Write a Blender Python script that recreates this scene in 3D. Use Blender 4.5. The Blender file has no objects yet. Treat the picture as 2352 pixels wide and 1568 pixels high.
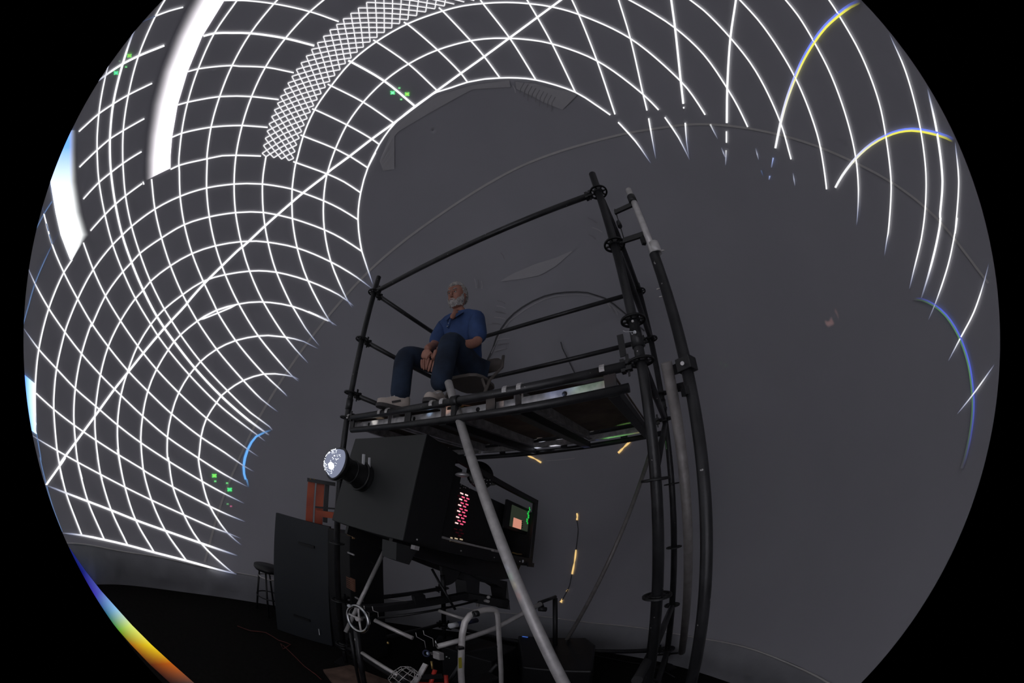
import bpy, math, random
import numpy as np
from mathutils import Vector as V, Matrix
random.seed(7)
PI = math.pi
sc = bpy.context.scene
col = bpy.context.collection
# ------------------------------------------------------------------ camera (a full-circle fisheye lens, equisolid)
CAM = V((0, 0, 1.6)); PITCH, ROLL, FPX, CX, CY = .5, .002, 761.5, 1176., 784.
fw = V((0, math.cos(PITCH), math.sin(PITCH))); r0 = V((1, 0, 0)); u0 = r0.cross(fw)
rt = math.cos(ROLL)*r0 + math.sin(ROLL)*u0; up = -math.sin(ROLL)*r0 + math.cos(ROLL)*u0
cd = bpy.data.cameras.new('camera'); cam = bpy.data.objects.new('camera', cd); col.objects.link(cam)
cam.matrix_world = Matrix.Translation(CAM) @ Matrix((rt, up, -fw)).transposed().to_4x4()
cd.type = 'PANO'; cd.sensor_width = 36; cd.sensor_height = 24; cd.clip_start = .02
tgt = cd if hasattr(cd, 'panorama_type') else cd.cycles
tgt.panorama_type = 'FISHEYE_EQUISOLID'
tgt.fisheye_lens = FPX*36/2352
tgt.fisheye_fov = 4*math.asin(1122/(2*FPX))
sc.camera = cam
sc.view_settings.view_transform = 'Standard'; sc.view_settings.look = 'None'
sc.view_settings.gamma = 1; sc.view_settings.use_curve_mapping = False
sc.view_settings.exposure = 0
sc.render.image_settings.color_mode = 'RGB'
sc.cycles.use_denoising = True; sc.cycles.use_adaptive_sampling = True; sc.cycles.adaptive_threshold = .015; sc.cycles.max_bounces = 8
w = bpy.data.worlds.new('world'); sc.world = w; w.use_nodes = True
w.node_tree.nodes['Background'].inputs[0].default_value = (0, 0, 0, 1)

def ray(px, py):
    dx, dy = px-CX, CY-py; rr = math.hypot(dx, dy)+1e-9; th = 2*math.asin(min(1, rr/(2*FPX)))
    return math.cos(th)*fw + math.sin(th)*(dx/rr*rt + dy/rr*up)
def pt(px, py, D):                       # photo pixel -> point of the place at ground distance D
    d = ray(px, py); return CAM + d*(D/math.hypot(d.x, d.y))
def ptz(px, py, z):
    d = ray(px, py); return CAM + d*((z-CAM.z)/d.z)
DC, DR = V((-.81, 1.40, 2.0)), 2.815      # the inflated dome: centre, radius
def onsph(px, py, inset=.012):
    d = ray(px, py); R = DR-inset; oc = CAM-DC; b = oc.dot(d); c = oc.dot(oc)-R*R
    p = CAM + d*(-b+math.sqrt(b*b-c))
    if p.z < .335:                       # below the seam the wall is the upright skirt, then comes the floor
        r = 2.20; ox, oy = CAM.x-DC.x, CAM.y-DC.y; A = d.x*d.x+d.y*d.y; B = ox*d.x+oy*d.y
        p = CAM + d*((-B+math.sqrt(B*B-A*(ox*ox+oy*oy-r*r)))/A)
        if p.z < .006: p = CAM + d*((.006-CAM.z)/d.z)
    return p

# the light that leaves the projection lens towards the side of the dome behind the camera
LENS_DIR = V((-.479, -.848, .228)).normalized()
LENS = V((-1.24, 1.45, 2.03))
ld = bpy.data.lights.new('projection_beam', 'SPOT'); lo = bpy.data.objects.new('projection_beam', ld); col.objects.link(lo)
ld.energy = 820; ld.spot_size = math.radians(72); ld.spot_blend = 1; ld.shadow_soft_size = .05; ld.color = (.97, .97, 1)
BEAM_DIR = V((.22, -.95, -.10))
lo.location = LENS; lo.rotation_euler = BEAM_DIR.to_track_quat('-Z', 'Y').to_euler()

# ------------------------------------------------------------------ helpers
ORG = {}
class MB:
    def __init__(s): s.v = []; s.f = []; s.sm = []; s.c = []; s.mi = []; s.m = 0
    def add(s, vs, fs, sm=False):
        n = len(s.v); s.v += [tuple(p) for p in vs]; s.f += [tuple(i+n for i in f) for f in fs]
        s.sm += [sm]*len(fs); s.mi += [s.m]*len(fs)
        return s
    def box(s, c, ax, dims):             # ax: 3 unit vectors; dims: full sizes
        c = V(c); a, b, d = [V(ax[i])*dims[i]*.5 for i in range(3)]
        vs = [c+a*i+b*j+d*k for i in (-1, 1) for j in (-1, 1) for k in (-1, 1)]
        s.add(vs, [(0, 1, 3, 2), (4, 6, 7, 5), (0, 4, 5, 1), (2, 3, 7, 6), (0, 2, 6, 4), (1, 5, 7, 3)]); return s
    def bar(s, p, q, w, h, upv=(0, 0, 1)):
        p, q = V(p), V(q); x = (q-p).normalized(); u = V(upv); y = u.cross(x)
        if y.length < 1e-4: y = V((1, 0, 0)).cross(x)
        y.normalize(); z = x.cross(y)
        return s.box((p+q)/2, (x, y, z), ((q-p).length, w, h))
    def path(s, pts, r, n=12, caps=True, sm=True, flat=1.0, upv=None):
        pts = [V(p) for p in pts]; rs = r if isinstance(r, (list, tuple)) else [r]*len(pts); vs = []; N = len(pts)
        prev = None
        for i, p in enumerate(pts):
            t = (pts[min(i+1, N-1)]-pts[max(i-1, 0)]).normalized()
            if prev is None:
                a = V(upv) if upv else (V((0, 0, 1)) if abs(t.z) < .9 else V((1, 0, 0)))
                y = (a-t*a.dot(t)).normalized()
            else: y = (prev-t*prev.dot(t)).normalized()
            prev = y; x = t.cross(y)
            vs += [p+(x*math.cos(2*PI*k/n)*flat+y*math.sin(2*PI*k/n))*rs[i] for k in range(n)]
        fs = [(i*n+k, i*n+(k+1) % n, (i+1)*n+(k+1) % n, (i+1)*n+k) for i in range(N-1) for k in range(n)]
        b = len(s.v); s.add(vs, fs, sm)
        if caps:
            s.f += [tuple(b+k for k in range(n))[::-1], tuple(b+(N-1)*n+k for k in range(n))]; s.sm += [False]*2; s.mi += [s.m]*2
        return s
    def tube(s, p, q, r, n=14, r2=None): return s.path([p, q], [r, r2 if r2 is not None else r], n)
    def hollow(s, p, q, r, t=.004, n=16):
        p, q = V(p), V(q); x = (q-p).normalized(); a = V((0, 0, 1)) if abs(x.z) < .9 else V((1, 0, 0))
        y = (a-x*a.dot(x)).normalized(); z = x.cross(y)
        rg = [(p, r), (q, r), (q, r-t), (p, r-t)]
        vs = [c+(y*math.cos(2*PI*k/n)+z*math.sin(2*PI*k/n))*rr for c, rr in rg for k in range(n)]
        s.add(vs, [(i*n+k, ((i+1) % 4)*n+k, ((i+1) % 4)*n+(k+1) % n, i*n+(k+1) % n) for i in range(4) for k in range(n)], True); return s
    def lathe(s, c, ax, prof, n=24, sm=True):   # prof: (along, radius)
        c, x = V(c), V(ax).normalized(); a = V((0, 0, 1)) if abs(x.z) < .9 else V((1, 0, 0))
        y = (a-x*a.dot(x)).normalized(); z = x.cross(y)
        vs = [c+x*t+(y*math.cos(2*PI*k/n)+z*math.sin(2*PI*k/n))*max(r, 1e-5) for t, r in prof for k in range(n)]
        s.add(vs, [(i*n+k, (i+1)*n+k, (i+1)*n+(k+1) % n, i*n+(k+1) % n) for i in range(len(prof)-1) for k in range(n)], sm); return s
    def torus(s, c, ax, R, r, n=28, m=8):
        c, x = V(c), V(ax).normalized(); a = V((0, 0, 1)) if abs(x.z) < .9 else V((1, 0, 0))
        y = (a-x*a.dot(x)).normalized(); z = x.cross(y); vs = []
        for i in range(n):
            d = y*math.cos(2*PI*i/n)+z*math.sin(2*PI*i/n)
            vs += [c+d*(R+r*math.cos(2*PI*j/m))+x*r*math.sin(2*PI*j/m) for j in range(m)]
        s.add(vs, [(i*m+j, i*m+(j+1) % m, ((i+1) % n)*m+(j+1) % m, ((i+1) % n)*m+j) for i in range(n) for j in range(m)], True); return s
    def ball(s, c, r, sc3=(1, 1, 1), n=16, m=10):
        c = V(c); vs = [c+V((r*sc3[0]*math.sin(PI*i/m)*math.cos(2*PI*k/n), r*sc3[1]*math.sin(PI*i/m)*math.sin(2*PI*k/n), r*sc3[2]*math.cos(PI*i/m))) for i in range(m+1) for k in range(n)]
        s.add(vs, [(i*n+k, (i+1)*n+k, (i+1)*n+(k+1) % n, i*n+(k+1) % n) for i in range(m) for k in range(n)], True); return s
    def prism(s, poly, dvec):            # closed polygon extruded by a vector
        n = len(poly); d = V(dvec); vs = [V(p) for p in poly]+[V(p)+d for p in poly]
        s.add(vs, [tuple(range(n))[::-1], tuple(range(n, 2*n))]+[(i, (i+1) % n, n+(i+1) % n, n+i) for i in range(n)]); return s
    def build(s, name, mat, parent=None, bevel=0, **kw):
        o0 = ORG.get(parent, V((0, 0, 0))); me = bpy.data.meshes.new(name)
        me.from_pydata([tuple(V(p)-o0) for p in s.v], [], s.f)
        for m in (mat if isinstance(mat, (list, tuple)) else [mat]): me.materials.append(m)
        me.polygons.foreach_set('use_smooth', s.sm); me.polygons.foreach_set('material_index', s.mi)
        if s.c:
            a = me.color_attributes.new('glow', 'FLOAT_COLOR', 'POINT')
            a.data.foreach_set('color', [x for c in s.c for x in (c[0], c[1], c[2], 1)])
        me.update()
        o = bpy.data.objects.new(name, me); col.objects.link(o)
        if parent is not None: o.parent = parent; ORG[o] = o0
        if bevel:
            b = o.modifiers.new('b', 'BEVEL'); b.width = bevel; b.segments = 2; b.limit_method = 'ANGLE'
        for k, v_ in kw.items(): o[k] = v_
        return o
def thing(name, label, cat, base, group=None):
    o = bpy.data.objects.new(name, None); col.objects.link(o); o.location = base; ORG[o] = V(base); o.empty_display_size = .1
    o['label'] = label; o['category'] = cat
    if group: o['group'] = group
    return o

def mat(name, c, rough=.6, metal=0, noise=0, nscale=8, c2=None, bump=0, bscale=60, spec=.5, detail=3, flecks=None):
    m = bpy.data.materials.new(name); m.use_nodes = True; nt = m.node_tree; b = nt.nodes['Principled BSDF']
    b.inputs['Base Color'].default_value = (*c, 1); b.inputs['Roughness'].default_value = rough
    b.inputs['Metallic'].default_value = metal; b.inputs['Specular IOR Level'].default_value = spec
    tc = nt.nodes.new('ShaderNodeTexCoord')
    if noise or c2:
        n = nt.nodes.new('ShaderNodeTexNoise'); n.inputs['Scale'].default_value = nscale; n.inputs['Detail'].default_value = detail
        nt.links.new(tc.outputs['Object'], n.inputs['Vector'])
        r = nt.nodes.new('ShaderNodeValToRGB'); r.color_ramp.elements[0].position = .3; r.color_ramp.elements[1].position = .7
        k = 1-noise
        r.color_ramp.elements[0].color = (c[0]*k, c[1]*k, c[2]*k, 1); cc = c2 or c; r.color_ramp.elements[1].color = (*cc, 1)
        nt.links.new(n.outputs['Fac'], r.inputs['Fac']); last = r.outputs['Color']
        if flecks:
            f = nt.nodes.new('ShaderNodeTexNoise'); f.inputs['Scale'].default_value = flecks[1]; f.inputs['Detail'].default_value = 2
            nt.links.new(tc.outputs['Object'], f.inputs['Vector'])
            q = nt.nodes.new('ShaderNodeValToRGB'); q.color_ramp.elements[0].position = flecks[2]; q.color_ramp.elements[1].position = flecks[2]+.02
            nt.links.new(f.outputs['Fac'], q.inputs['Fac'])
            mx = nt.nodes.new('ShaderNodeMix'); mx.data_type = 'RGBA'; mx.inputs['B'].default_value = (*flecks[0], 1)
            nt.links.new(q.outputs['Color'], mx.inputs['Factor']); nt.links.new(last, mx.inputs['A']); last = mx.outputs['Result']
        nt.links.new(last, b.inputs['Base Color'])
    if bump:
        n = nt.nodes.new('ShaderNodeTexNoise'); n.inputs['Scale'].default_value = bscale; n.inputs['Detail'].default_value = 4
        nt.links.new(tc.outputs['Object'], n.inputs['Vector'])
        bp = nt.nodes.new('ShaderNodeBump'); bp.inputs['Strength'].default_value = bump; bp.inputs['Distance'].default_value = .01
        nt.links.new(n.outputs['Fac'], bp.inputs['Height']); nt.links.new(bp.outputs['Normal'], b.inputs['Normal'])
    return m
def emit(name, c, s, attr=False):
    m = bpy.data.materials.new(name); m.use_nodes = True; nt = m.node_tree; nt.nodes.clear()
    o = nt.nodes.new('ShaderNodeOutputMaterial'); e = nt.nodes.new('ShaderNodeEmission'); e.inputs['Strength'].default_value = s; e.inputs['Color'].default_value = (*c, 1)
    if attr:
        a = nt.nodes.new('ShaderNodeAttribute'); a.attribute_name = 'glow'; nt.links.new(a.outputs['Color'], e.inputs['Color'])
    nt.links.new(e.outputs[0], o.inputs[0]); m.cycles.emission_sampling = 'FRONT_BACK' if s > 5 else 'AUTO'
    return m

M_dome = mat('grey_dome_fabric', (.39, .385, .415), rough=.45, noise=.06, nscale=1.3, bump=.15, bscale=5, spec=.35)
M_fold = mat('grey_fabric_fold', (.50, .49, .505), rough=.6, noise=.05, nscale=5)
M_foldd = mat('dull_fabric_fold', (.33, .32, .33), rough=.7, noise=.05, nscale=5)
M_seam = mat('pale_seam_tape', (.62, .60, .58), rough=.6, noise=.1, nscale=9)
M_skirt = mat('dome_skirt_fabric', (.33, .33, .35), rough=.7, noise=.2, nscale=3, bump=.3, bscale=8)
M_zip = mat('dark_zip', (.10, .10, .105), rough=.5, noise=.3, nscale=40)
M_floor = mat('black_carpet', (.012, .011, .010), rough=.95, noise=.4, nscale=30, bump=.6, bscale=300, spec=.1)
M_blk = mat('black_painted_steel', (.016, .016, .017), rough=.38, noise=.35, nscale=14, c2=(.026, .026, .028), bump=.08, bscale=90, flecks=((.42, .41, .40), 38, .73))
M_blk2 = mat('black_steel_plain', (.009, .009, .010), rough=.45, noise=.3, nscale=20, bump=.05)
M_alu = mat('dull_aluminium', (.60, .57, .55), rough=.42, metal=.35, noise=.12, nscale=16, c2=(.70, .67, .65), bump=.05, bscale=120)
M_alud = mat('brushed_deck_aluminium', (.50, .49, .50), rough=.36, metal=.5, noise=.35, nscale=20, c2=(.7, .68, .68))
M_galv = mat('galvanised_tube', (.52, .50, .49), rough=.45, metal=.3, noise=.12, nscale=22, c2=(.62, .60, .59), bump=.1, bscale=70)
M_galvd = mat('dark_grey_tube', (.24, .22, .215), rough=.5, metal=.3, noise=.12, nscale=22, c2=(.30, .28, .27), bump=.08, bscale=70)  # darker grey copy of the galvanised tube
M_ply = mat('deck_plywood', (.10, .07, .05), rough=.8, noise=.4, nscale=6, c2=(.15, .11, .08), bump=.1)
M_box = mat('projector_black_sheet', (.024, .026, .026), rough=.55, noise=.12, nscale=4, bump=.03)
M_boxin = mat('projector_inner_black', (.008, .008, .009), rough=.6, noise=.3, nscale=10)
M_chair = mat('beige_chair_steel', (.15, .13, .115), rough=.5, noise=.15, nscale=8)
M_skin = mat('skin', (.38, .17, .12), rough=.55, noise=.12, nscale=14, c2=(.44, .21, .15), bump=.1, bscale=80)
M_hair = mat('white_grey_hair', (.50, .47, .45), rough=.85, noise=.45, nscale=45, c2=(.66, .63, .60), bump=.8, bscale=120)
M_shirt = mat('blue_polo_cotton', (.035, .075, .20), rough=.85, noise=.2, nscale=9, c2=(.045, .09, .24), bump=.25, bscale=26)
M_jean = mat('dark_denim', (.009, .017, .036), rough=.9, noise=.35, nscale=7, c2=(.018, .034, .068), bump=.3, bscale=24)
M_shoe = mat('cream_trainer', (.50, .43, .38), rough=.6, noise=.12, nscale=20)
M_sole = mat('dark_trainer_sole', (.05, .045, .045), rough=.7, noise=.2, nscale=20)
M_eye = mat('dark_eye', (.03, .02, .02), rough=.2)
M_lip = mat('lip', (.22, .08, .07), rough=.6)
M_glass = mat('lens_glass', (.02, .02, .03), rough=.05, spec=.9)
M_orange = mat('orange_steel', (.55, .075, .02), rough=.45, noise=.3, nscale=6, c2=(.62, .11, .03))
M_panel = mat('dark_panel', (.019, .023, .027), rough=.6, noise=.2, nscale=3, bump=.04)
M_wood = mat('pale_board', (.40, .24, .11), rough=.7, noise=.3, nscale=9, c2=(.48, .30, .14))
M_card = mat('brown_card', (.20, .09, .055), rough=.8, noise=.25, nscale=14)
M_plyf = mat('worn_plywood', (.12, .07, .05), rough=.85, noise=.4, nscale=10, c2=(.18, .11, .08))
M_red = mat('red_paint', (.6, .035, .02), rough=.4, noise=.15, nscale=9)
M_white = mat('white_plastic', (.62, .63, .65), rough=.4, noise=.05, nscale=9)
M_yel = mat('yellow_sticker', (.42, .36, .03), rough=.6, noise=.1, nscale=30)
M_blue = mat('navy_tube', (.015, .02, .06), rough=.4, noise=.1, nscale=9)
M_chrome = mat('polished_steel', (.6, .6, .6), rough=.2, metal=1, noise=.1, nscale=9)
M_brass = mat('brass', (.5, .34, .12), rough=.35, metal=.8, noise=.1, nscale=9)
def lit_fabric(name, s):                 # dome fabric with the projected picture on it
    m = mat(name, (.39, .385, .415), rough=.45, spec=.35); nt = m.node_tree; b = nt.nodes['Principled BSDF']
    a = nt.nodes.new('ShaderNodeAttribute'); a.attribute_name = 'glow'; nt.links.new(a.outputs['Color'], b.inputs['Emission Color']); b.inputs['Emission Strength'].default_value = s
    return m
M_light = lit_fabric('projected_light', 1.05); M_band = lit_fabric('projected_band', 1.6)
M_rim = emit('lens_fringe_glow', (1, 1, 1), .9, True)
M_lens = emit('lens_flash', (1, 1, 1), 30)
M_lens2 = emit('lens_glow', (.85, .9, 1), 1.1)
M_gold = emit('daylight_through_gap', (1, .66, .25), .85)

# ------------------------------------------------------------------ the setting
floor = MB(); n = 72; floor.add([V((DC.x, DC.y, 0))]+[V((DC.x+3.4*math.cos(2*PI*k/n), DC.y+3.4*math.sin(2*PI*k/n), 0)) for k in range(n)], [(0, 1+k, 1+(k+1) % n) for k in range(n)])
floor.build('floor', M_floor, kind='structure')
dm = MB(); NA, NE = 256, 140; e0 = math.asin(-1.665/DR)
vs = [DC+DR*V((math.cos(e)*math.cos(a), math.cos(e)*math.sin(a), math.sin(e))) for e in [e0+(PI/2-.001-e0)*i/NE for i in range(NE+1)] for a in [2*PI*k/NA for k in range(NA)]]
dm.add(vs, [(i*NA+k, (i+1)*NA+k, (i+1)*NA+(k+1) % NA, i*NA+(k+1) % NA) for i in range(NE) for k in range(NA)]+[tuple(NE*NA+k for k in range(NA))], True)
dome = dm.build('wall_around', M_dome, kind='structure')
# skirt: the gathered fabric between the lower seam and the floor
sk = MB(); NA = 300; prof = [(.34, .002), (.325, .012), (.27, .03), (.18, .036), (.10, .03), (.04, .022), (.003, .03)]
vs = []
for z, b in prof:
    for k in range(NA):
        a = 2*PI*k/NA; wv = .007*math.sin(a*31+z*9)+.005*math.sin(a*67+1.3)+.006*math.sin(a*11)
        r = 2.27-b*(1+.25*math.sin(a*9))-(abs(wv) if .02 < z < .3 else 0)
        vs.append(V((DC.x+r*math.cos(a), DC.y+r*math.sin(a), z+.006*math.sin(a*13)*(z > .2))))
sk.add(vs, [(i*NA+k, i*NA+(k+1) % NA, (i+1)*NA+(k+1) % NA, (i+1)*NA+k) for i in range(len(prof)-1) for k in range(NA)], True)
skirt = sk.build('baseboard_around', M_skirt, kind='structure')
sm_ = MB(); pts = []
for k in range(181):
    a = 2*PI*k/180; z = .338+.006*math.sin(a*13); Rz = 2.262
    pts.append(V((DC.x+Rz*math.cos(a), DC.y+Rz*math.sin(a), z)))
sm_.path(pts, .006, 6, False)
sm_.build('piping', M_seam, skirt, label='pale piped seam above the skirt')

def smooth(pts, step=22):
    P = [V((p[0], p[1], 0)) for p in pts]; L = [0]
    if len(P) == 2:
        n = max(2, int((P[1]-P[0]).length/step)); return [tuple((P[0].lerp(P[1], i/n))[:2]) for i in range(n+1)]
    out = []
    for i in range(len(P)-1):
        a, b, c, d = P[max(i-1, 0)], P[i], P[i+1], P[min(i+2, len(P)-1)]
        if i == 0: a = b*2-c
        if i == len(P)-2: d = c*2-b
        # centripetal Catmull-Rom
        t0 = 0; t1 = t0+max(1e-3, (b-a).length**.5); t2 = t1+max(1e-3, (c-b).length**.5); t3 = t2+max(1e-3, (d-c).length**.5)
        n = max(1, int((c-b).length/step))
        for k in range(n):
            t = t1+(t2-t1)*k/n
            A1 = a*((t1-t)/(t1-t0))+b*((t-t0)/(t1-t0)); A2 = b*((t2-t)/(t2-t1))+c*((t-t1)/(t2-t1)); A3 = c*((t3-t)/(t3-t2))+d*((t-t2)/(t3-t2))
            B1 = A1*((t2-t)/(t2-t0))+A2*((t-t0)/(t2-t0)); B2 = A2*((t3-t)/(t3-t1))+A3*((t-t1)/(t3-t1))
            q = B1*((t2-t)/(t2-t1))+B2*((t-t1)/(t2-t1)); out.append((q.x, q.y))
    out.append((P[-1].x, P[-1].y)); return out
def strip(name, edges_or_line, width, m, parent, colf=None, inset=.012, step=22, edges=None, ins=None, **kw):
    """a band of light or cloth lying on the dome along a traced curve; colf(u, side) gives its colour"""
    L = smooth(edges_or_line, step); mb = MB(); n = len(L); vs = []; cs = []; K = len(edges) if edges else 1
    fr = edges or [-.5, .5]
    wd = width if callable(width) else (lambda u: width)
    for i, (x, y) in enumerate(L):
        a, b = L[max(i-1, 0)], L[min(i+1, n-1)]; tx, ty = b[0]-a[0], b[1]-a[1]; l = math.hypot(tx, ty) or 1; nx, ny = -ty/l, tx/l
        u = i/(n-1)
        for f in fr:
            vs.append(onsph(x+nx*wd(u)*f, y+ny*wd(u)*f, inset)); cs.append(colf(u, f) if colf else (1, 1, 1))
    k = len(fr)
    mb.add(vs, [(i*k+j, i*k+j+1, (i+1)*k+j+1, (i+1)*k+j) for i in range(n-1) for j in range(k-1)])
    if m in (M_light, M_band, M_rim): mb.c = cs
    return mb.build(name, m, parent, **kw)
def loft(name, rows, m, parent, colf=None, inset=.012, sub=4, **kw):
    """cloth or light between several traced curves (each row a list of pixels, same length)"""
    R = [smooth(r, 1e9) for r in rows]; R = []
    for r in rows:
        o = []
        for i in range(len(r)-1): o += [((r[i][0]*(1-t)+r[i+1][0]*t), (r[i][1]*(1-t)+r[i+1][1]*t)) for t in [q/sub for q in range(sub)]]
        o.append(r[-1]); R.append(o)
    n = len(R[0]); mb = MB(); vs = []; cs = []
    for j, r in enumerate(R):
        for i, p in enumerate(r):
            vs.append(onsph(p[0], p[1], inset)); cs.append(colf(i/(n-1), j) if colf else (1, 1, 1))
    mb.add(vs, [(j*n+i, j*n+i+1, (j+1)*n+i+1, (j+1)*n+i) for j in range(len(R)-1) for i in range(n-1)])
    if m in (M_light, M_band, M_rim): mb.c = cs
    return mb.build(name, m, parent, **kw)

# seam of the dome, zip arch, folds
strip('seam', [(470, 1290), (510, 1150), (560, 1030), (600, 950), (700, 795), (850, 620), (1000, 500), (1200, 380), (1400, 315), (1500, 296), (1600, 285), (1700, 292), (1800, 312), (1900, 345), (2050, 420), (2150, 500), (2270, 650)], 5, M_seam, dome, inset=.006, label='pale curved seam')
strip('zip', [(1105, 875), (1118, 830), (1132, 800), (1140, 775), (1165, 735), (1200, 705), (1250, 680), (1300, 671), (1350, 672), (1390, 685), (1430, 715), (1480, 760)], 3.5, M_zip, dome, inset=.010, label='dark zip of an arched door flap')
strip('zip', [(1110, 868), (1123, 822), (1137, 792), (1150, 762), (1172, 735), (1205, 711), (1252, 686), (1300, 677), (1350, 678), (1388, 690), (1428, 720)], 2, M_fold, dome, inset=.010, label='pale stitching under the zip')
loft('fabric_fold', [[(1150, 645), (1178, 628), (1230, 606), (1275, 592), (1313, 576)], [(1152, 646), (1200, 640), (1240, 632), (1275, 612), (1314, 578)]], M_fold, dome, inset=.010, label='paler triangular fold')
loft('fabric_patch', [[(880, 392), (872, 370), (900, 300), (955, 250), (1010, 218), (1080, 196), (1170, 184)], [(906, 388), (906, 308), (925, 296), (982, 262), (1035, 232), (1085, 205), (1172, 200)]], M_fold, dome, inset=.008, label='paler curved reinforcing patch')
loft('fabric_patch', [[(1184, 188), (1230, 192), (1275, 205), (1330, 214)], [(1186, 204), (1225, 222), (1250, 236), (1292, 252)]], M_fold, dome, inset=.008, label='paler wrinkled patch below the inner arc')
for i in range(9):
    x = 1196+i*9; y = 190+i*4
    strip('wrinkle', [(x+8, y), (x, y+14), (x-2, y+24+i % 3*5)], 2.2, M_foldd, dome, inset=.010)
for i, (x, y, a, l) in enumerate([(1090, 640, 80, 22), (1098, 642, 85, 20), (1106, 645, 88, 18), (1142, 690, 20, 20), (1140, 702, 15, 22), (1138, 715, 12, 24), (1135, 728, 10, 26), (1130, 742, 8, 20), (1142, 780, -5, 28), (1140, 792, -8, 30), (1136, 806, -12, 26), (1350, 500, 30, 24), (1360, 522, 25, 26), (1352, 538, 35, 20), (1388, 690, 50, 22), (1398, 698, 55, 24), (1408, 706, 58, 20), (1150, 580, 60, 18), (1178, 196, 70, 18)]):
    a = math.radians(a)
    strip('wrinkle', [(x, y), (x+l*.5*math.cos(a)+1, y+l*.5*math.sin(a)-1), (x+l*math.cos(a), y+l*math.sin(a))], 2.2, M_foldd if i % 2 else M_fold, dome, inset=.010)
strip('drawcord', [(1288, 785), (1292, 800), (1302, 820), (1314, 845), (1328, 872), (1334, 890)], 2.5, M_zip, dome, inset=.012)
for pts, wd in (([(1212, 1046), (1228, 1053), (1243, 1062)], 4), ([(1448, 1013), (1436, 1024), (1420, 1040)], 5), ([(1325, 1178), (1326, 1185), (1325, 1194)], 4), ([(1323, 1262), (1321, 1280), (1318, 1298), (1314, 1318)], 4),
                ([(1305, 1352), (1301, 1358)], 2.5), ([(1292, 1375), (1288, 1383)], 6)):
    strip('light_gap', pts, lambda u, wd=wd: wd*(.35+.65*min(1, abs(math.sin(u*5+.4))+.25*u)), M_gold, dome, step=3, label='golden daylight showing through a slit')
strip('light_gap', [(1255, 1058), (1285, 1056), (1320, 1052)], 1.2, M_seam, dome, step=10)
strip('drawcord', [(1325, 1194), (1328, 1215), (1326, 1240), (1323, 1262)], 2.5, M_zip, dome, step=8)
strip('drawcord', [(1313, 1320), (1308, 1345), (1300, 1362), (1291, 1378)], 2.5, M_zip, dome, step=8)

# ------------------------------------------------------------------ the projected test pattern
pat = thing('projected_test_pattern', 'white grid of light thrown across the dark dome by the projector', 'light projection', (-2.6, 2.2, 1.6))
TILE = {'A': (0, 0, 3.92), 'B': (500, 0, 3.92), 'C': (1000, 0, 3.92), 'D': (1500, 0, 2.7606), 'E': (0, 350, 3.92), 'F': (400, 350, 3.92), 'G': (0, 700, 3.92), 'H': (300, 700, 3.92), 'I': (0, 1050, 3.92), 'J': (1752, 500, 3.92), 'K': (1752, 800, 3.92)}
def parse(s):
    out = []; t = None
    for tok in s.split():
        if tok[0].isalpha(): t = TILE[tok[0]]; tok = tok[1:]
        x, y = tok.split(','); out.append((t[0]+float(x)/t[2], t[1]+float(y)/t[2]))
    return out
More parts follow.
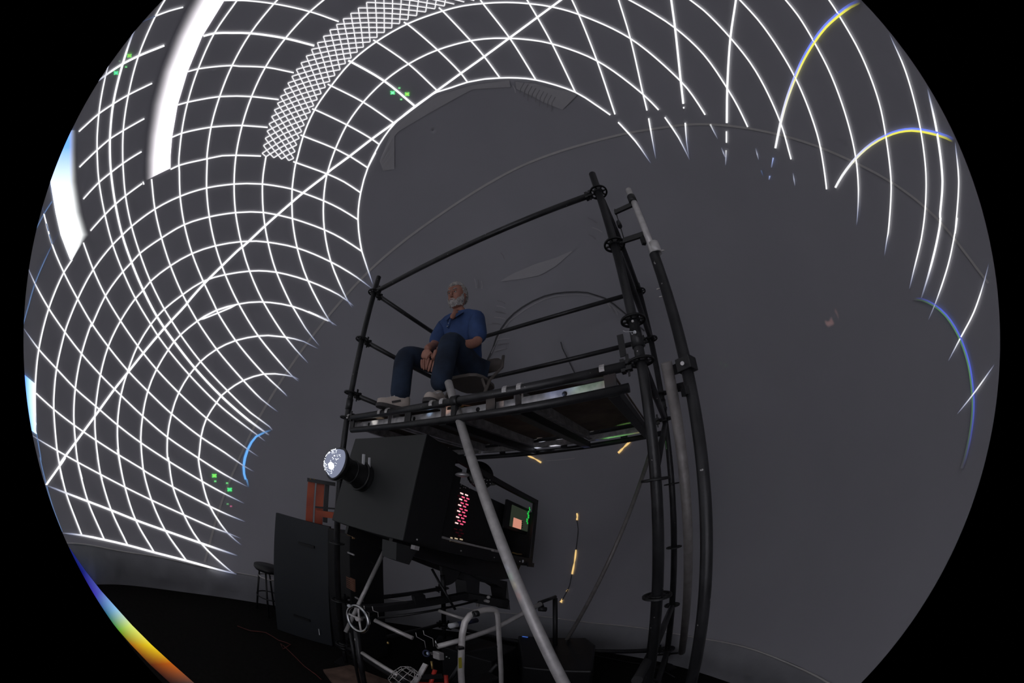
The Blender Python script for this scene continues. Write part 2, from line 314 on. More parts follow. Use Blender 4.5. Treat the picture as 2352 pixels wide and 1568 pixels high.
# flags: '<' the start fades to blue, '>' the end fades, '*' bold, '~' faint
LINES = '''
< A1005,490 955,665 900,950 875,1230 E875,0 890,250 945,560 1015,830 1108,1075 1220,1315 1360,1550 G1430,290 1515,405 1705,630 1950,880 H960,1035 1140,1170 1215,1230 >
<* A1245,200 1190,320 1110,560 1020,930 990,1250 E990,0 1000,185 1040,470 1100,740 1185,990 1290,1240 1415,1480 H305,210 395,335 580,570 815,820 1060,1035 1210,1145 1250,1175 >
A1530,-80 1485,0 1400,145 1245,510 1155,860 1110,1170 1105,1400 E1107,100 1130,390 1185,665 1260,910 1355,1160 1480,1410 H370,145 450,270 630,510 870,770 1080,970 1250,1095 1280,1130 >
E1365,240 1395,510 1455,770 1535,1020 1645,1280 1775,1515 H600,145 775,400 1015,680 1180,850 1330,965 >
A2190,-80 2130,10 1930,300 1785,620 1690,920 1635,1200 1610,1490 E1612,120 1622,395 1660,650 1730,910 1830,1160 1950,1415 H775,50 945,320 1200,620 1390,800 1410,825 >
B615,-80 510,30 295,300 130,590 18,870 A1900,1145 1862,1430 E1865,50 1860,320 1885,580 1940,840 2028,1100 2148,1360 H1150,280 1390,570 1460,645 1515,690 >
B1045,-90 955,0 830,105 610,345 430,605 305,870 220,1130 165,1400 F540,280 553,540 615,860 680,1070 805,1350 H1395,290 1480,395 1600,525 >
B435,1410 410,1568 F795,285 803,540 845,810 920,1075 1065,1390 H1455,10 1575,210 1700,370 >
< F1440,1560 1390,1500 1205,1155 1108,860 1065,600 1060,450 1062,330 1095,95 B705,1465 770,1225 875,985 1025,770 1205,555 1430,375 1710,215 2025,100 C240,55 430,32 640,22 860,35 1060,65 1290,130 1755,347 D175,515 250,605 330,728
D362,788 410,882 >
< D433,935 460,1005 >
< F1605,1400 1560,1330 1410,980 1352,690 1345,440 1375,200 1440,0 B1060,1340 1165,1120 1310,920 1500,730 1720,575 1980,450 C330,365 530,345 660,345 860,360 1050,395 1455,548 1870,850 2010,990
C2065,1055 2190,1240 2290,1440 >
< F1790,1190 1735,1030 1690,890 1655,600 1680,360 1745,135 1815,0 B1350,1510 1455,1300 1595,1110 1770,960 1970,830 C140,790 290,740 440,712 580,702 740,702 905,720 1260,830 1430,935 1575,1035
C1645,1100 1800,1270 1940,1470 >
C1580,-100 1745,0 1900,85 2155,250 D320,345 473,565 545,690 600,805
< D650,940 670,1015 >
~ D685,1080 700,1120 >
D120,-80 235,0 320,65 490,240 650,450 805,770 875,1010
< D887,1095 900,1180 >
D440,-110 550,0 700,170 900,490 1040,850 1085,1080 1100,1200
D750,-110 840,0 920,100 1020,265 1130,480 1230,760 1285,1000 1302,1200 1297,1350 1290,1430 >
D1030,-110 1115,0 1180,100 1320,350 1430,640 1475,860 1508,1130 1508,1250 1490,1480 J1120,180 1095,340 >
< D1500,220 1600,450 1690,790 1730,1100 1727,1300 J1455,0 1425,200 1360,470 1320,640 >
<* D1740,560 1800,840 1835,1150 1820,1380 J1600,0 1570,200 1490,520 1425,730 >
< D1915,900 1938,1150 1915,1480 J1750,0 1725,160 1670,420 1550,780 1490,920 >
< J2035,410 2000,550 1900,850 1780,1080 1670,1290 >
< J2085,1320 1915,1560 K1820,505 1750,590 >
* D105,-80 115,0 140,185 C2210,740 2232,935
C2234,962 2237,977
C2249,1105 2262,1280 2282,1420 >
* D533,-80 525,0 490,240 470,560 467,780
D465,832 465,905
D463,952 460,1050 >
* I415,250 590,0 G540,1430 690,1225 760,1130 900,940 1030,760 1150,610 1290,435 1480,210 1675,0 E1690,1350 1830,1190 2000,1020 2180,850 F615,850 820,660 930,562 1065,445 1165,360 1380,190 B985,1560 1190,1405 1390,1250 1590,1105 1780,960 2190,660 C440,510 670,340 920,155 1130,0 1300,-130
B60,5 240,5 510,35 830,105 1090,195
* A1830,325 1930,300 2090,297 B290,300 605,345 870,412
A1690,645 1785,620 2090,590 B200,597 430,605 685,655
A1600,945 1690,920 1975,870 2130,865 B305,870 550,897
A1550,1235 1635,1200 1900,1145 2100,1131 B220,1130 450,1147
A1535,1525 1608,1490 1862,1430 B40,1402 165,1398 390,1405
B680,1455 F1380,195 1530,265 1675,360
E1280,280 1130,390 1035,470 945,560 815,705
E650,965 575,1080 440,1405 G350,400 320,700 318,900 330,1160 >
~ G330,1160 370,1400 I360,0 420,255 480,460 560,670
G560,1568 535,1430 515,1310 485,950 485,850 510,575 585,245 E600,1568 700,1320 840,1055 1015,830 1100,745 1185,665 1395,510 1622,395 1860,320 2108,285 2220,280 F795,285 1062,330 1160,365 1345,435 1500,510 1655,605
G740,1568 700,1410 680,1230 665,1000 680,740 735,440 825,165 E820,1568 950,1290 1105,1075 1185,990 1258,910 1455,770 1660,650 1885,580 2120,542 F690,535 803,540 930,562 1065,595 1350,695 1520,780 1690,890
G920,1568 905,1520 862,1200 855,1000 870,850 905,630 975,375 1085,145 E1220,1315 1290,1240 1355,1160 1535,1020 1730,910 1940,840 2170,803 F740,798 845,808 1108,860 1410,985 1640,1120 1780,1225 >
G1108,1568 1070,1350 1058,1090 1090,810 1150,600 1240,368 1355,180 1415,105 E1480,1410 1645,1280 1830,1160 2028,1100 2250,1068 F760,1065 920,1078 1205,1155 1480,1280 1560,1335 1620,1385 >
I1390,855 1225,570 1125,265 1070,0 G1058,1300
I1680,930 1490,660 1365,385 1290,110 G1275,1330 1268,1200 1285,1000 1330,780 1410,580 1515,405 1565,335 1625,270 1775,148 1950,50 2130,0 F210,1515 380,1420 580,1365 770,1345 1065,1385 1390,1515 H1600,60 1790,145 1860,190 >
< I2130,1055 2080,1025 1800,760 1655,515 1555,260 1515,0 G1510,1390 1508,1190 1545,980 1610,790 1705,630 1755,568 1805,510 1950,400 2125,320 H1150,280 1240,275 1395,290 1560,330 1690,395 >
< I2175,790 2050,680 1890,440 1820,210 1785,0 G1790,1380 1810,1190 1860,1020 1950,880 1990,820 2050,770 2190,680 H1200,622 1300,620 1460,645 1520,670 >
I735,695 595,320 540,90 G560,1568
I940,740 790,390 700,40 G740,1568
I1150,790 1000,470 905,150 880,0
<~ E370,430 395,550 470,830
E395,550 470,830 575,1080 700,1320 830,1545 G975,375 1150,590 1335,780 1545,980 1810,1190 H850,1330 1020,1450 1110,1500 >
E750,810 840,1055 950,1290 1085,1515 G1240,368 1410,580 1610,790 1860,1020 H870,1160 1055,1300 1150,1365 >
< E240,1010 315,1180 440,1405 G585,245 735,440 905,630 1090,815 1285,1000 1508,1190 1790,1380 I2015,150 2230,265 >
< G205,200 350,400 510,575 675,750 860,910 1058,1080 1268,1240 1510,1400 I1520,35 1810,210 1980,305 2200,415 >
G325,795 485,940 665,1080 860,1215 1070,1350 1300,1490 I1290,115 1555,265 1890,440 2050,515 2210,580 >
< G270,1160 345,1210 515,1310 700,1415 905,1525 I1120,265 1365,385 1650,515 1900,625 2050,680 2170,730 >
<* I415,250 595,320 790,395 1000,475 1225,565 1490,660 1805,770 2140,885 >
<* I560,680 735,700 935,740 1150,790 1390,855 1680,930 1950,1005 2130,1050 >
<~ A1250,210 1400,145
A1400,145 1520,100 1650,65
<* A820,775 955,675 1105,575 1245,505 1480,410
A710,1185 895,1020 1020,935 1155,855 1370,750
A715,1505 875,1350 990,1250 1110,1175 1300,1068
E750,420 890,270 1000,180 1105,100 1180,50 1275,-7
~ E470,440 395,555 290,760
<~ E535,710 470,830 315,1180 260,1370 205,1568 G205,200
B1990,68 2025,100 2285,375 C440,510 580,700
C405,0 430,35 670,345 905,720
C780,-80 825,0 920,160 1050,395 1260,830
C1190,-90 1230,0 1290,130 1455,548 1617,1030
C1620,-100 1650,0 1755,345 1870,850 1905,995
C1920,1065 1950,1240 1985,1430 >
B1675,200 1710,220 1985,455 2190,660 2250,740
B1400,360 1430,378 1720,578 1975,815
* B1175,545 1205,560 1500,730 1780,960
B990,758 1025,775 1310,920 1590,1110
B850,980 880,990 1165,1125 1385,1250 1455,1300
B745,1215 770,1225 1060,1340 1195,1410 1350,1510
'''
BLUE = (.16, .24, .62)
def fadecol(fs, fe, faint, base=(1, .99, 1)):
    def f(u, s):
        k = 1.
        if fs: k = min(k, u/fs)
        if fe: k = min(k, (1-u)/fe)
        k = max(0, min(1, k)); k = k*k*(3-2*k)
        c = [(b*(.45*k) + w*(1-.45*k) if False else BLUE[i]*(1-k)*.5*min(1, k*3+.1) + base[i]*k) for i, (b, w) in enumerate(zip(base, base))]
        if faint: c = [c[0]*.06, c[1]*.13, c[2]*.28]
        return c
    return f
for ln in LINES.strip().split('\n'):
    ln = ln.strip(); a = b = False; bold = faint = False
    while ln[0] in '<*~':
        if ln[0] == '<': a = True
        if ln[0] == '*': bold = True
        if ln[0] == '~': faint = True
        ln = ln[1:].strip()
    if ln.endswith('>'): b = True; ln = ln[:-1]
    P = parse(ln); L = sum(math.dist(P[i], P[i+1]) for i in range(len(P)-1))
    fd = min(.98, 75/L); faint_k = 1 if L > 45 or not (a or b) else .55
    wd = 4.8 if bold else (2.4 if faint else 3.3)
    def wf(u, wd=wd, a=a, b=b, fd=fd):
        k = 1.
        if a: k = min(k, u/fd)
        if b: k = min(k, (1-u)/fd)
        return wd*(.55+.45*max(0, min(1, k)))
    strip('grid_line', P, wf, M_light, pat, fadecol(fd if a else 0, fd if b else 0, faint, (faint_k, faint_k, faint_k)), step=20, **({'label': 'bolder line'} if bold else {}))
# coloured arcs at the rim
def arc2(s, c1, c2, w, fade=(0, 0), lab=''):
    P = parse(s)
    def cf(u, f):
        c = c1 if f < -.01 else (c2 if f > .01 else tuple((x+y)/2 for x, y in zip(c1, c2)))
        k = 1
        if fade[0]: k = min(k, u/fade[0])
        if fade[1]: k = min(k, (1-u)/fade[1])
        k = max(0, min(1, k)); wm = max(0, min(1, (u-.45)/.4)) if lab[:4] == 'blue' else 0
        return tuple((x*(1-wm)+.85*wm)*k for x in c)
    strip('spectral_arc', P, w, M_light, pat, cf, step=14, edges=[-.5, -.15, .15, .5], label=lab)
arc2('D1310,8 1250,38 1180,88 1090,170 1020,262 955,370 900,490 845,640 808,780 775,940', (.9, .85, .04), (.12, .2, .95), lambda u: 12-7*u, (.1, 0), 'blue and yellow arc turning white at its lower end')
arc2('D1905,890 1860,868 1805,850 1700,827 1640,822 1560,832 1475,862 1380,917 1285,1003 1200,1112 1155,1190', (.85, .8, .04), (.12, .2, .9), lambda u: 11-6*u, (.12, 0), 'blue and yellow arch near the right rim')
arc2('J1365,730 1430,735 1540,785 1650,880 1760,1050 1850,1300 K1890,400 1893,560 1868,780 1818,1000 1790,1080', (.05, .08, .62), (.045, .17, .04), 7, (.15, .5), 'dim violet and green arc')
for s_ in ('D762,1000 750,1062', 'D740,1115 735,1140'):
    strip('grid_line', parse(s_), 3, M_light, pat, lambda u, f: (.25*(1-u)+.05, .32*(1-u)+.06, .6*(1-u)+.1), step=8)
strip('spectral_arc', parse('H1270,1125 1210,1145 1130,1185 1055,1300 1018,1450 1035,1568 I2222,200 2240,275'), lambda u: 6*(1-.4*abs(2*u-1)), M_light, pat, lambda u, f: tuple(c*min(1, u*5, (1-u)*5) for c in (.10, .38, .85)), step=14, label='light blue hooked arc')
# dense mesh between the arcs
NL = [(400, 1380), (412, 1310), (428, 1245), (445, 1180), (462, 1115), (485, 1050), (510, 990), (538, 930), (565, 868), (597, 808), (632, 748), (668, 688), (708, 626), (750, 566), (797, 505), (845, 445), (898, 385), (952, 327), (1010, 270), (1070, 220), (1130, 170), (1198, 120), (1265, 72), (1340, 22), (1418, -25), (1495, -68), (1577, -110), (1660, -148), (1745, -185), (1832, -220), (1922, -252), (2012, -280), (2105, -305)]
NR = [(640, 1445), (685, 1425), (697, 1365), (712, 1305), (735, 1245), (757, 1185), (780, 1127), (807, 1067), (835, 1010), (865, 952), (897, 897), (932, 843), (970, 787), (1010, 733), (1055, 680), (1102, 627), (1150, 572), (1202, 522), (1257, 470), (1312, 425), (1372, 378), (1435, 337), (1500, 293), (1567, 252), (1637, 213), (1712, 178), (1790, 142), (1872, 108), (1955, 80), (2040, 55), (2130, 37), (2220, 18), (2310, 5), (2400, -10), (2490, -20), (2580, -28), (2670, -34), (2760, -38)]
LB = [(435, 1410), (505, 1420), (575, 1432), (640, 1445)]
def B_(p): return (500+p[0]/3.92, p[1]/3.92)
def net(p, q, bulge):
    p, q = B_(p), B_(q); mx, my = (p[0]+q[0])/2, (p[1]+q[1])/2; dx, dy = q[0]-p[0], q[1]-p[1]; l = math.hypot(dx, dy)
    mx += dy/l*bulge; my += -dx/l*bulge
    strip('mesh_line', [p, (mx, my), q], 2.7, M_light, pat, lambda u, f: (.85, .84, .85), step=30)
for i, p in enumerate(NL):
    if i == 0: net(p, LB[0], 0)
    elif i <= 3: net(p, LB[i], -1)
    elif i-3 < len(NR): net(p, NR[i-3], .6)
    if i+5 < len(NR): net(p, NR[i+5], 3.2)
net(LB[0], NR[4], 2); net(LB[1], NR[3], 1.5); net(LB[2], NR[2], 1); net(LB[3], NR[1], 0)
# stepped white bands
def px_(t, l): return [(TILE[t][0]+x/3.92, TILE[t][1]+y/3.92) for x, y in l]
def band(name, Lf, Md, Rt, colL, colM, lab, flip=False, nst=9, inset=.012):
    rows = []; cols = []
    for j in range(nst+1):
        k = j/nst; rows.append([(a[0]*(1-k)+b[0]*k, a[1]*(1-k)+b[1]*k) for a, b in zip(Lf, Md)]); k2 = k**2.0; cols.append(tuple(x*(1-k2)+y*k2 for x, y in zip(colL, colM)))
    rows.append(Rt); cols.append(colM)
    loft(name, rows, M_band, pat, lambda u, j: (tuple(c*(q+(1-q)*min(1, max(0, (u-.12)/.36)+(nst-min(j, nst))/nst)) for c, q in zip(cols[j], (.10, .32, 1))) if flip else cols[j]), inset=inset, label=lab)
ys = [-330, -60, 120, 330, 645, 945, 1235, 1400, 1530]
Rg = px_('A', [(2240, -330), (2060, -60), (1950, 120), (1820, 330), (1690, 645), (1600, 945), (1550, 1235), (1536, 1400), (1535, 1515)])
Mg = px_('A', [(2090, -330), (1900, -60), (1800, 120), (1690, 330), (1560, 645), (1480, 945), (1425, 1235), (1405, 1420), (1400, 1580)])
Lg = px_('A', [(1930, -330), (1760, -60), (1660, 120), (1560, 330), (1440, 645), (1360, 945), (1320, 1235), (1305, 1440), (1305, 1630)])
band('white_band', Lg, Mg, Rg, (0, 0, 0), (.95, .9, .95), 'broad white stepped band at the top left')
Lw = px_('E', [(690, -200), (688, 0), (700, 260), (745, 540), (805, 740), (750, 815), (655, 962)])
Mw = px_('E', [(620, -200), (620, 0), (625, 260), (665, 540), (725, 740), (700, 850), (650, 964)])
Rw_ = px_('E', [(560, -200), (480, 0), (452, 260), (500, 540), (545, 740), (590, 860), (632, 966)])
band('white_band', Lw, Mw, Rw_, (0, 0, 0), (.92, .95, .95), 'white stepped patch on the left rim', flip=True)
w3 = [[(210, 620), (205, 700), (213, 850), (235, 1000), (258, 1110)], [(240, 645), (240, 730), (245, 870), (262, 1010), (282, 1130)], [(320, 712), (320, 780), (320, 880), (324, 1010), (332, 1165)]]
loft('white_band', [px_('G', r) for r in w3], M_band, pat, lambda u, j: [(.02, .05, .7), (.15, .4, .95), (.75, .95, 1)][j], label='small blue and white patch at the left rim')  # blue outer edge is lens fringe painted into the colours
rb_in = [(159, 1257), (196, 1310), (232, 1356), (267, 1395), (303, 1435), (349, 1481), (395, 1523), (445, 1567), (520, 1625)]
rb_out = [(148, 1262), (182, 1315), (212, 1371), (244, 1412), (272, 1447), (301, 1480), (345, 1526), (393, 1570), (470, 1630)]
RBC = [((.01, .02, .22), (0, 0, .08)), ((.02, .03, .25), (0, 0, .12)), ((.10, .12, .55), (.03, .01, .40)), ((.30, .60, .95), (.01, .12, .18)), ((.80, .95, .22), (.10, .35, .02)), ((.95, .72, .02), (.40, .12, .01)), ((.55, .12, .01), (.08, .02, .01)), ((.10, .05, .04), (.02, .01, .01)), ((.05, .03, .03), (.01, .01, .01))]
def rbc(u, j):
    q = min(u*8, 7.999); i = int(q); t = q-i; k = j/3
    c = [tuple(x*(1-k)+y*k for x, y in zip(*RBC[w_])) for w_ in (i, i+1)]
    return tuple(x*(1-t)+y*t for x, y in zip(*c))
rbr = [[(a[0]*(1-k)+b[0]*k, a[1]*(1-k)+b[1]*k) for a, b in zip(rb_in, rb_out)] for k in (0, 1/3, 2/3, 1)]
loft('spectral_arc', rbr, M_rim, pat, rbc, label='rainbow coloured lens fringe at the lower left rim')  # colour fringe of the camera lens, painted as a glowing band
mark_dot = strip('grid_line', [(328, 421), (331, 420)], 7, M_light, pat, label='small bright dot')
def mark(px, py, rx, ry, c, name='colour_mark', lab=None):
    mb = MB(); vs = [onsph(px, py, .014)]; cs = [c]; n = 16
    for k in range(n):
        a = 2*PI*k/n; r = 1+.28*math.cos(4*a); vs.append(onsph(px+rx*r*math.cos(a+.78), py+ry*r*math.sin(a+.78), .014)); cs.append((.05, .75, .12) if c[1] > .3 else c)
    mb.add(vs, [(0, 1+k, 1+(k+1) % n) for k in range(n)]); mb.c = cs; mb.build(name, M_light, pat, **({'label': lab} if lab else {}))
for t, x, y, c in (('A', 1165, 502, (.5, .5, .02)), ('A', 1045, 657, (.1, .7, .6)), ('B', 1575, 835, (.3, .9, .75)), ('B', 1705, 848, (.6, .75, .05)), ('I', 1930, 165, (.35, .8, .03)), ('I', 2068, 290, (.03, .8, .3))):
    mark(TILE[t][0]+x/3.92, TILE[t][1]+y/3.92, 5.8, 4.6, c, lab='bright green four-lobed mark')
for t, x, y, c in (('A', 1078, 550, (.12, .2, .13)), ('A', 1135, 603, (.3, .4, .3)), ('B', 1635, 793, (.35, .5, .4)), ('B', 1652, 895, (.4, .5, .42)), ('I', 1938, 215, (.25, .5, .25)), ('I', 2045, 232, (.25, .4, .25)), ('I', 2050, 420, (.06, .25, .08)), ('I', 2080, 440, (.3, .05, .12))):
    mark(TILE[t][0]+x/3.92, TILE[t][1]+y/3.92, 2.8, 2, c)
# ------------------------------------------------------------------ the ring-lock scaffold
Z = V((0, 0, 1))
SP = {1: V((-1.287, 2.296, 0)), 2: V((.558, 1.224, 0)), 3: V((-.675, 3.351, 0)), 4: V((1.175, 2.281, 0))}
AL = (SP[2]-SP[1]).normalized(); AC = (SP[3]-SP[1]).normalized()      # along the bay, across the bay
SP[3] = SP[1]+AC*1.22; SP[4] = SP[2]+AC*1.22
sf = thing('scaffold_tower', 'tall black steel scaffold tower carrying the deck and the seated man', 'scaffold', (0, 2.2, 0))
TOPZ = {1: 3.56, 2: 3.60, 3: 3.46, 4: 3.46}; T = .0242
ROS = [3.37, 2.87, 2.38, 2.17, 1.66, 1.16, .66, .22]
def rosette(mb, c, ax=Z, R=.061):
    c = V(c); x = V(ax); a = V((1, 0, 0)); y = (a-x*a.dot(x)).normalized(); z = x.cross(y)
    mb.lathe(c-x*.004, x, [(0, R), (.009, R), (.009, R-.011), (0, R-.011), (0, R)], 28)
    mb.lathe(c-x*.005, x, [(0, T), (0, T+.010), (.011, T+.010), (.011, T)], 20)
    for k in range(8):
        d = y*math.cos(k*PI/4+.2)+z*math.sin(k*PI/4+.2)
        mb.bar(c+d*(T+.002), c+d*(R-.006), .0085, .008, x)
for k, p in SP.items():
    m = MB(); m.hollow(p+Z*.20, p+Z*TOPZ[k], T, .004, 22); m.tube(p+Z*.19, p+Z*.23, T+.006, 20)
    st = m.build('standard', M_blk, sf, label={1: 'black upright at the left near corner', 2: 'thick looking black upright nearest the camera', 3: 'black upright hidden behind the man', 4: 'black upright at the far right corner'}[k])
    for z in ROS:
        m = MB(); rosette(m, p+Z*z); m.build('rosette', M_blk2, st)
    m = MB(); m.tube(p+Z*.01, p+Z*.22, .018, 14); m.box(p+Z*.006, ((1, 0, 0), (0, 1, 0), Z), (.15, .15, .012)); m.tube(p+Z*.15, p+Z*.18, .03, 8)
    m.bar(p+Z*.165-AL*.09, p+Z*.165+AL*.09, .018, .01); m.build('base_jack', M_blk2, st)
    m = MB(); m.lathe(p+Z*2.24, Z, [(0, T), (0, T+.004), (.09, T+.004), (.09, T)], 18); m.tube(p+Z*2.26+AL*-.032, p+Z*2.26+AL*.032, .006, 8); m.build('joint_collar', M_blk, st)
    m = MB(); m.tube(p+Z*(TOPZ[k]-.005), p+Z*TOPZ[k], T-.003, 16); m.build('end_cap', M_blk2, st)
def head(mb, p, d, z):                    # wedge head of a ledger at an upright; d points away from it
    c = p+Z*z+d*.062; s = Z.cross(d)
    mb.box(c+Z*.014, (d, s, Z), (.036, .034, .020)); mb.box(c-Z*.014, (d, s, Z), (.036, .034, .020)); mb.box(c+d*.022, (d, s, Z), (.018, .036, .060))
    mb.prism([c+d*.006-s*.003+Z*.055, c-d*.010-s*.003+Z*.055, c-d*.004-s*.003-Z*.05, c+d*.004-s*.003-Z*.05], s*.006)
def ledger(a, b, z, name='ledger', r=.0212, lab=None):
    p, q = SP[a]+Z*z, SP[b]+Z*z; d = (q-p).normalized(); m = MB(); m.tube(p+d*.075, q-d*.075, r, 20)
    for i in range(3 if a == 1 and b == 2 else 1):
        t = .3+.25*i; c = p.lerp(q, t)
    o = m.build(name, M_blk, sf, **({'label': lab} if lab else {}))
    for pp, dd in ((SP[a], d), (SP[b], -d)):
        m = MB(); head(m, pp, dd, z); m.build('wedge_head', M_blk2, o)
ledger(1, 2, 3.37, lab='top rail on the near side')
ledger(1, 3, 3.37); ledger(2, 4, 3.37); ledger(3, 4, 3.37, lab='top rail behind the man')
ledger(1, 3, 2.87); ledger(3, 4, 2.87); ledger(1, 3, 2.38); 
ledger(2, 4, 2.87); ledger(1, 3, 2.17); ledger(2, 4, 2.17)
ledger(1, 3, .66); ledger(2, 4, .22); ledger(1, 2, .22); ledger(3, 4, .22); ledger(1, 3, .22)
def truss(a, b, zt, zb):
    p, q = SP[a], SP[b]; d = (q-p).normalized(); m = MB()
    m.tube(p+Z*zt+d*.07, q+Z*zt-d*.07, .0235, 22); m.tube(p+Z*zb+d*.10, q+Z*zb-d*.07 if a == 1 else q+Z*zb-d*.03, .0215, 22)
    o = m.build('truss_ledger', M_blk, sf, label='double-tube ledger under the near deck edge' if a == 1 else 'double-tube ledger under the far deck edge')
    for pp, dd in ((p, d), (q, -d)):
        m = MB(); head(m, pp, dd, zt); m.build('wedge_head', M_blk2, o)
    L = (q-p).length
    for t in ((.045, .35, .64, .93) if a == 1 else (.1, .32, .6, .84)):
        c = p+d*(L*t); m = MB(); m.box(c+Z*(zt+zb)/2, (d, Z.cross(d), Z), (.055, .012, zt-zb)); m.build('web_plate', M_blk2, o)
truss(1, 2, 2.167, 2.066); truss(3, 4, 2.167, 2.066)
m = MB(); m.tube(SP[4]+Z*.66-AC*.05, pt(1463, 1562, 1.12), .0215, 16); m.build('diagonal_brace', M_blk2, sf)
m = MB(); m.tube(SP[4]+Z*2.12-AC*.07, SP[2]+Z*1.72+AC*.07, .0180, 14); m.build('diagonal_brace', M_blk2, sf)
# deck-side lock pin with its white wire, and pale chips on the near upright
m = MB(); c = SP[2]+Z*2.30-AC*.026; m.tube(c, c-AC*.012, .0075, 12); m.path([c-AC*.012, c-AC*.014-AL*.02+Z*.006, c-AC*.01-AL*.04+Z*.012, c-AC*.01-AL*.052+Z*.022], .0015, 6); m.path([c-AC*.012, c-AC*.015-AL*.014-Z*.012, c-AC*.012-AL*.018+Z*.004], .0015, 6); m.build('lock_pin', M_white, sf)
m = MB(); m.tube(SP[2]+Z*2.36-AC*.026, SP[2]+Z*2.36-AC*.032, .006, 10); m.build('lock_pin', M_alu, sf, label='round rivet head')
m = MB(); c = SP[2]-AL*.075+Z*2.27; m.box(c, (AL, Z.cross(AL), Z), (.03, .006, .11)); m.build('toe_bracket', M_blk2, sf)
# deck planks
for i in range(4):
    t0, t1 = .005+i*.2335, .005+(i+1)*.2335-.008; Lb = 2.134; a = SP[1]+AL*(t0*Lb); b = SP[1]+AL*(t1*Lb); wd = (t1-t0)*Lb
    pk = thing('deck_plank', ['scaffold deck plank at the left end, under the left shoe', 'second scaffold deck plank from the left, under the right-hand shoe', 'third scaffold deck plank from the left, beside the folding chair', 'scaffold deck plank at the right end, nearest the thick upright'][i], 'scaffold plank', (a+b)/2+AC*.61+Z*2.1, 'planks of the scaffold deck')
    mid = (a+b)/2; m = MB(); m.box(mid+AC*.61+Z*2.185, (AL, AC, Z), (wd-.01, 1.13, .012)); m.build('plywood_panel', M_ply, pk)
    for e in (a+AL*.014, b-AL*.014):
        m = MB(); m.box(e+AC*.61+Z*2.150, (AL, AC, Z), (.008, 1.12, .085)); m.box(e+AC*.61+Z*2.108+(AL*.012 if (e-a).length < .1 else -AL*.012), (AL, AC, Z), (.030, 1.12, .006)); m.build('side_rail', M_alud, pk)
    for y in (.055, 1.165):
        m = MB(); m.box(mid+AC*y+Z*2.118, (AL, AC, Z), (wd-.03, .010, .050)); m.box(mid+AC*(y+(.02 if y < .5 else -.02))+Z*2.095, (AL, AC, Z), (wd-.03, .035, .005)); ec = m.build('end_channel', M_alud, pk)
        m = MB(); cc = mid+AC*(y-.0055 if y < .5 else y+.0055)+Z*2.118; m.lathe(cc, AC, [(0, .0), (.0012, .0001), (.0012, .013), (-.0012, .013), (-.0012, 0)], 18); m.build('round_hole', M_boxin, ec)
    for e in (a+AL*.035, b-AL*.03):
        for y, sg in ((0, 1), (1.22, -1)):
            m = MB(); c = e+AC*y+Z*2.167; arc = [c+AC*(sg*(-.028*math.cos(q)))+Z*(.028*math.sin(q)) for q in [PI*j/8 for j in range(-1, 8)]]
            arc.append(c+AC*sg*.06+Z*.002)
            for u, v_ in zip(arc, arc[1:]): m.bar(u, v_, .024, .006, AL.cross((v_-u).normalized()))
            m.build('hook', M_galv, pk)
# box joists seen below the deck
for t in (.475, .70, .93):
    m = MB(); c = SP[1]+AL*(t*2.134)+AC*.61+Z*2.072; m.box(c, (AL, AC, Z), (.055, 1.16, .05)); m.build('deck_joist', M_blk2, sf, bevel=.004)

# ------------------------------------------------------------------ the extra mast on the right of the tower, with its stand-off arms
ms = thing('mast_pole', 'curving looking black pole with a silver top, right of the thick upright', 'pole', (.612, .951, 0))
top = pt(1443, 436, 1.131); jn = pt(1508, 582, 1.131)
m = MB(); m.hollow(V((.612, .951, .0)), V((.612, .951, jn.z)), .0225, .004, 22); m.build('pole', M_blk, ms)
m = MB(); m.hollow(V((.612, .951, jn.z-.06)), V((.612, .951, top.z)), .0165, .003, 20); m.build('inner_tube', M_galv, ms, label='silver tube sliding out of the top')
for px, py, r in ((1505, 570, .024),):
    c = pt(px, py, 1.13); m = MB(); m.hollow(c-Z*.03, c+Z*.03, r, .008, 18); m.tube(c+V((.02, -.01, -.02)), c+V((.035, -.012, -.02)), .004, 8); m.build('clamp_band', M_galv, ms)
c = pt(1452, 458, 1.13); m = MB(); m.hollow(c-Z*.025, c+Z*.025, .022, .006, 18); m.build('clamp_band', M_blk2, ms, label='black strap round the silver tube')
def arm(px, py, px2, py2, D1, D2, w_=.03, h=.012):
    m = MB(); a, b = pt(px, py, D1), pt(px2, py2, D2); m.bar(a, b, h, w_); return m
arm(1412, 488, 1456, 468, 1.16, 1.13, .028).build('stand_off_arm', M_blk2, ms)
arm(1432, 553, 1478, 538, 1.18, 1.13, .028).build('stand_off_arm', M_blk2, ms)
m = MB(); m.tube(pt(1412, 480, 1.16), pt(1434, 552, 1.19), .003, 8); m.tube(pt(1424, 520, 1.16), pt(1420, 510, 1.2), .012, 10); m.build('tie_rod', M_blk2, ms)
c = pt(1476, 549, 1.13); m = MB(); m.box(c-Z*.012, ((1, 0, 0), (0, 1, 0), Z), (.018, .018, .04)); m.build('block', M_blk2, ms)
c = pt(1577, 838, 1.13); m = MB(); m.box(c, (V((.84, .54, 0)), V((-.54, .84, 0)), Z), (.062, .060, .05)); blk = m.build('clamp_block', M_blk2, ms, bevel=.003)
m = MB(); q = pt(1567, 834, 1.09); dd = (CAM-q).normalized(); m.tube(q+dd*.002, q+dd*.01, .0072, 14); m.build('bolt', M_galv, blk)
arm(1536, 854, 1572, 840, 1.40, 1.13, .04).build('stand_off_arm', M_blk2, ms)
arm(1542, 893, 1583, 885, 1.40, 1.14, .034).build('stand_off_arm', M_blk2, ms)
c = pt(1577, 898, 1.12); m = MB(); m.box(c, ((1, 0, 0), (0, 1, 0), Z), (.03, .03, .03)); m.build('block', M_blk2, ms)
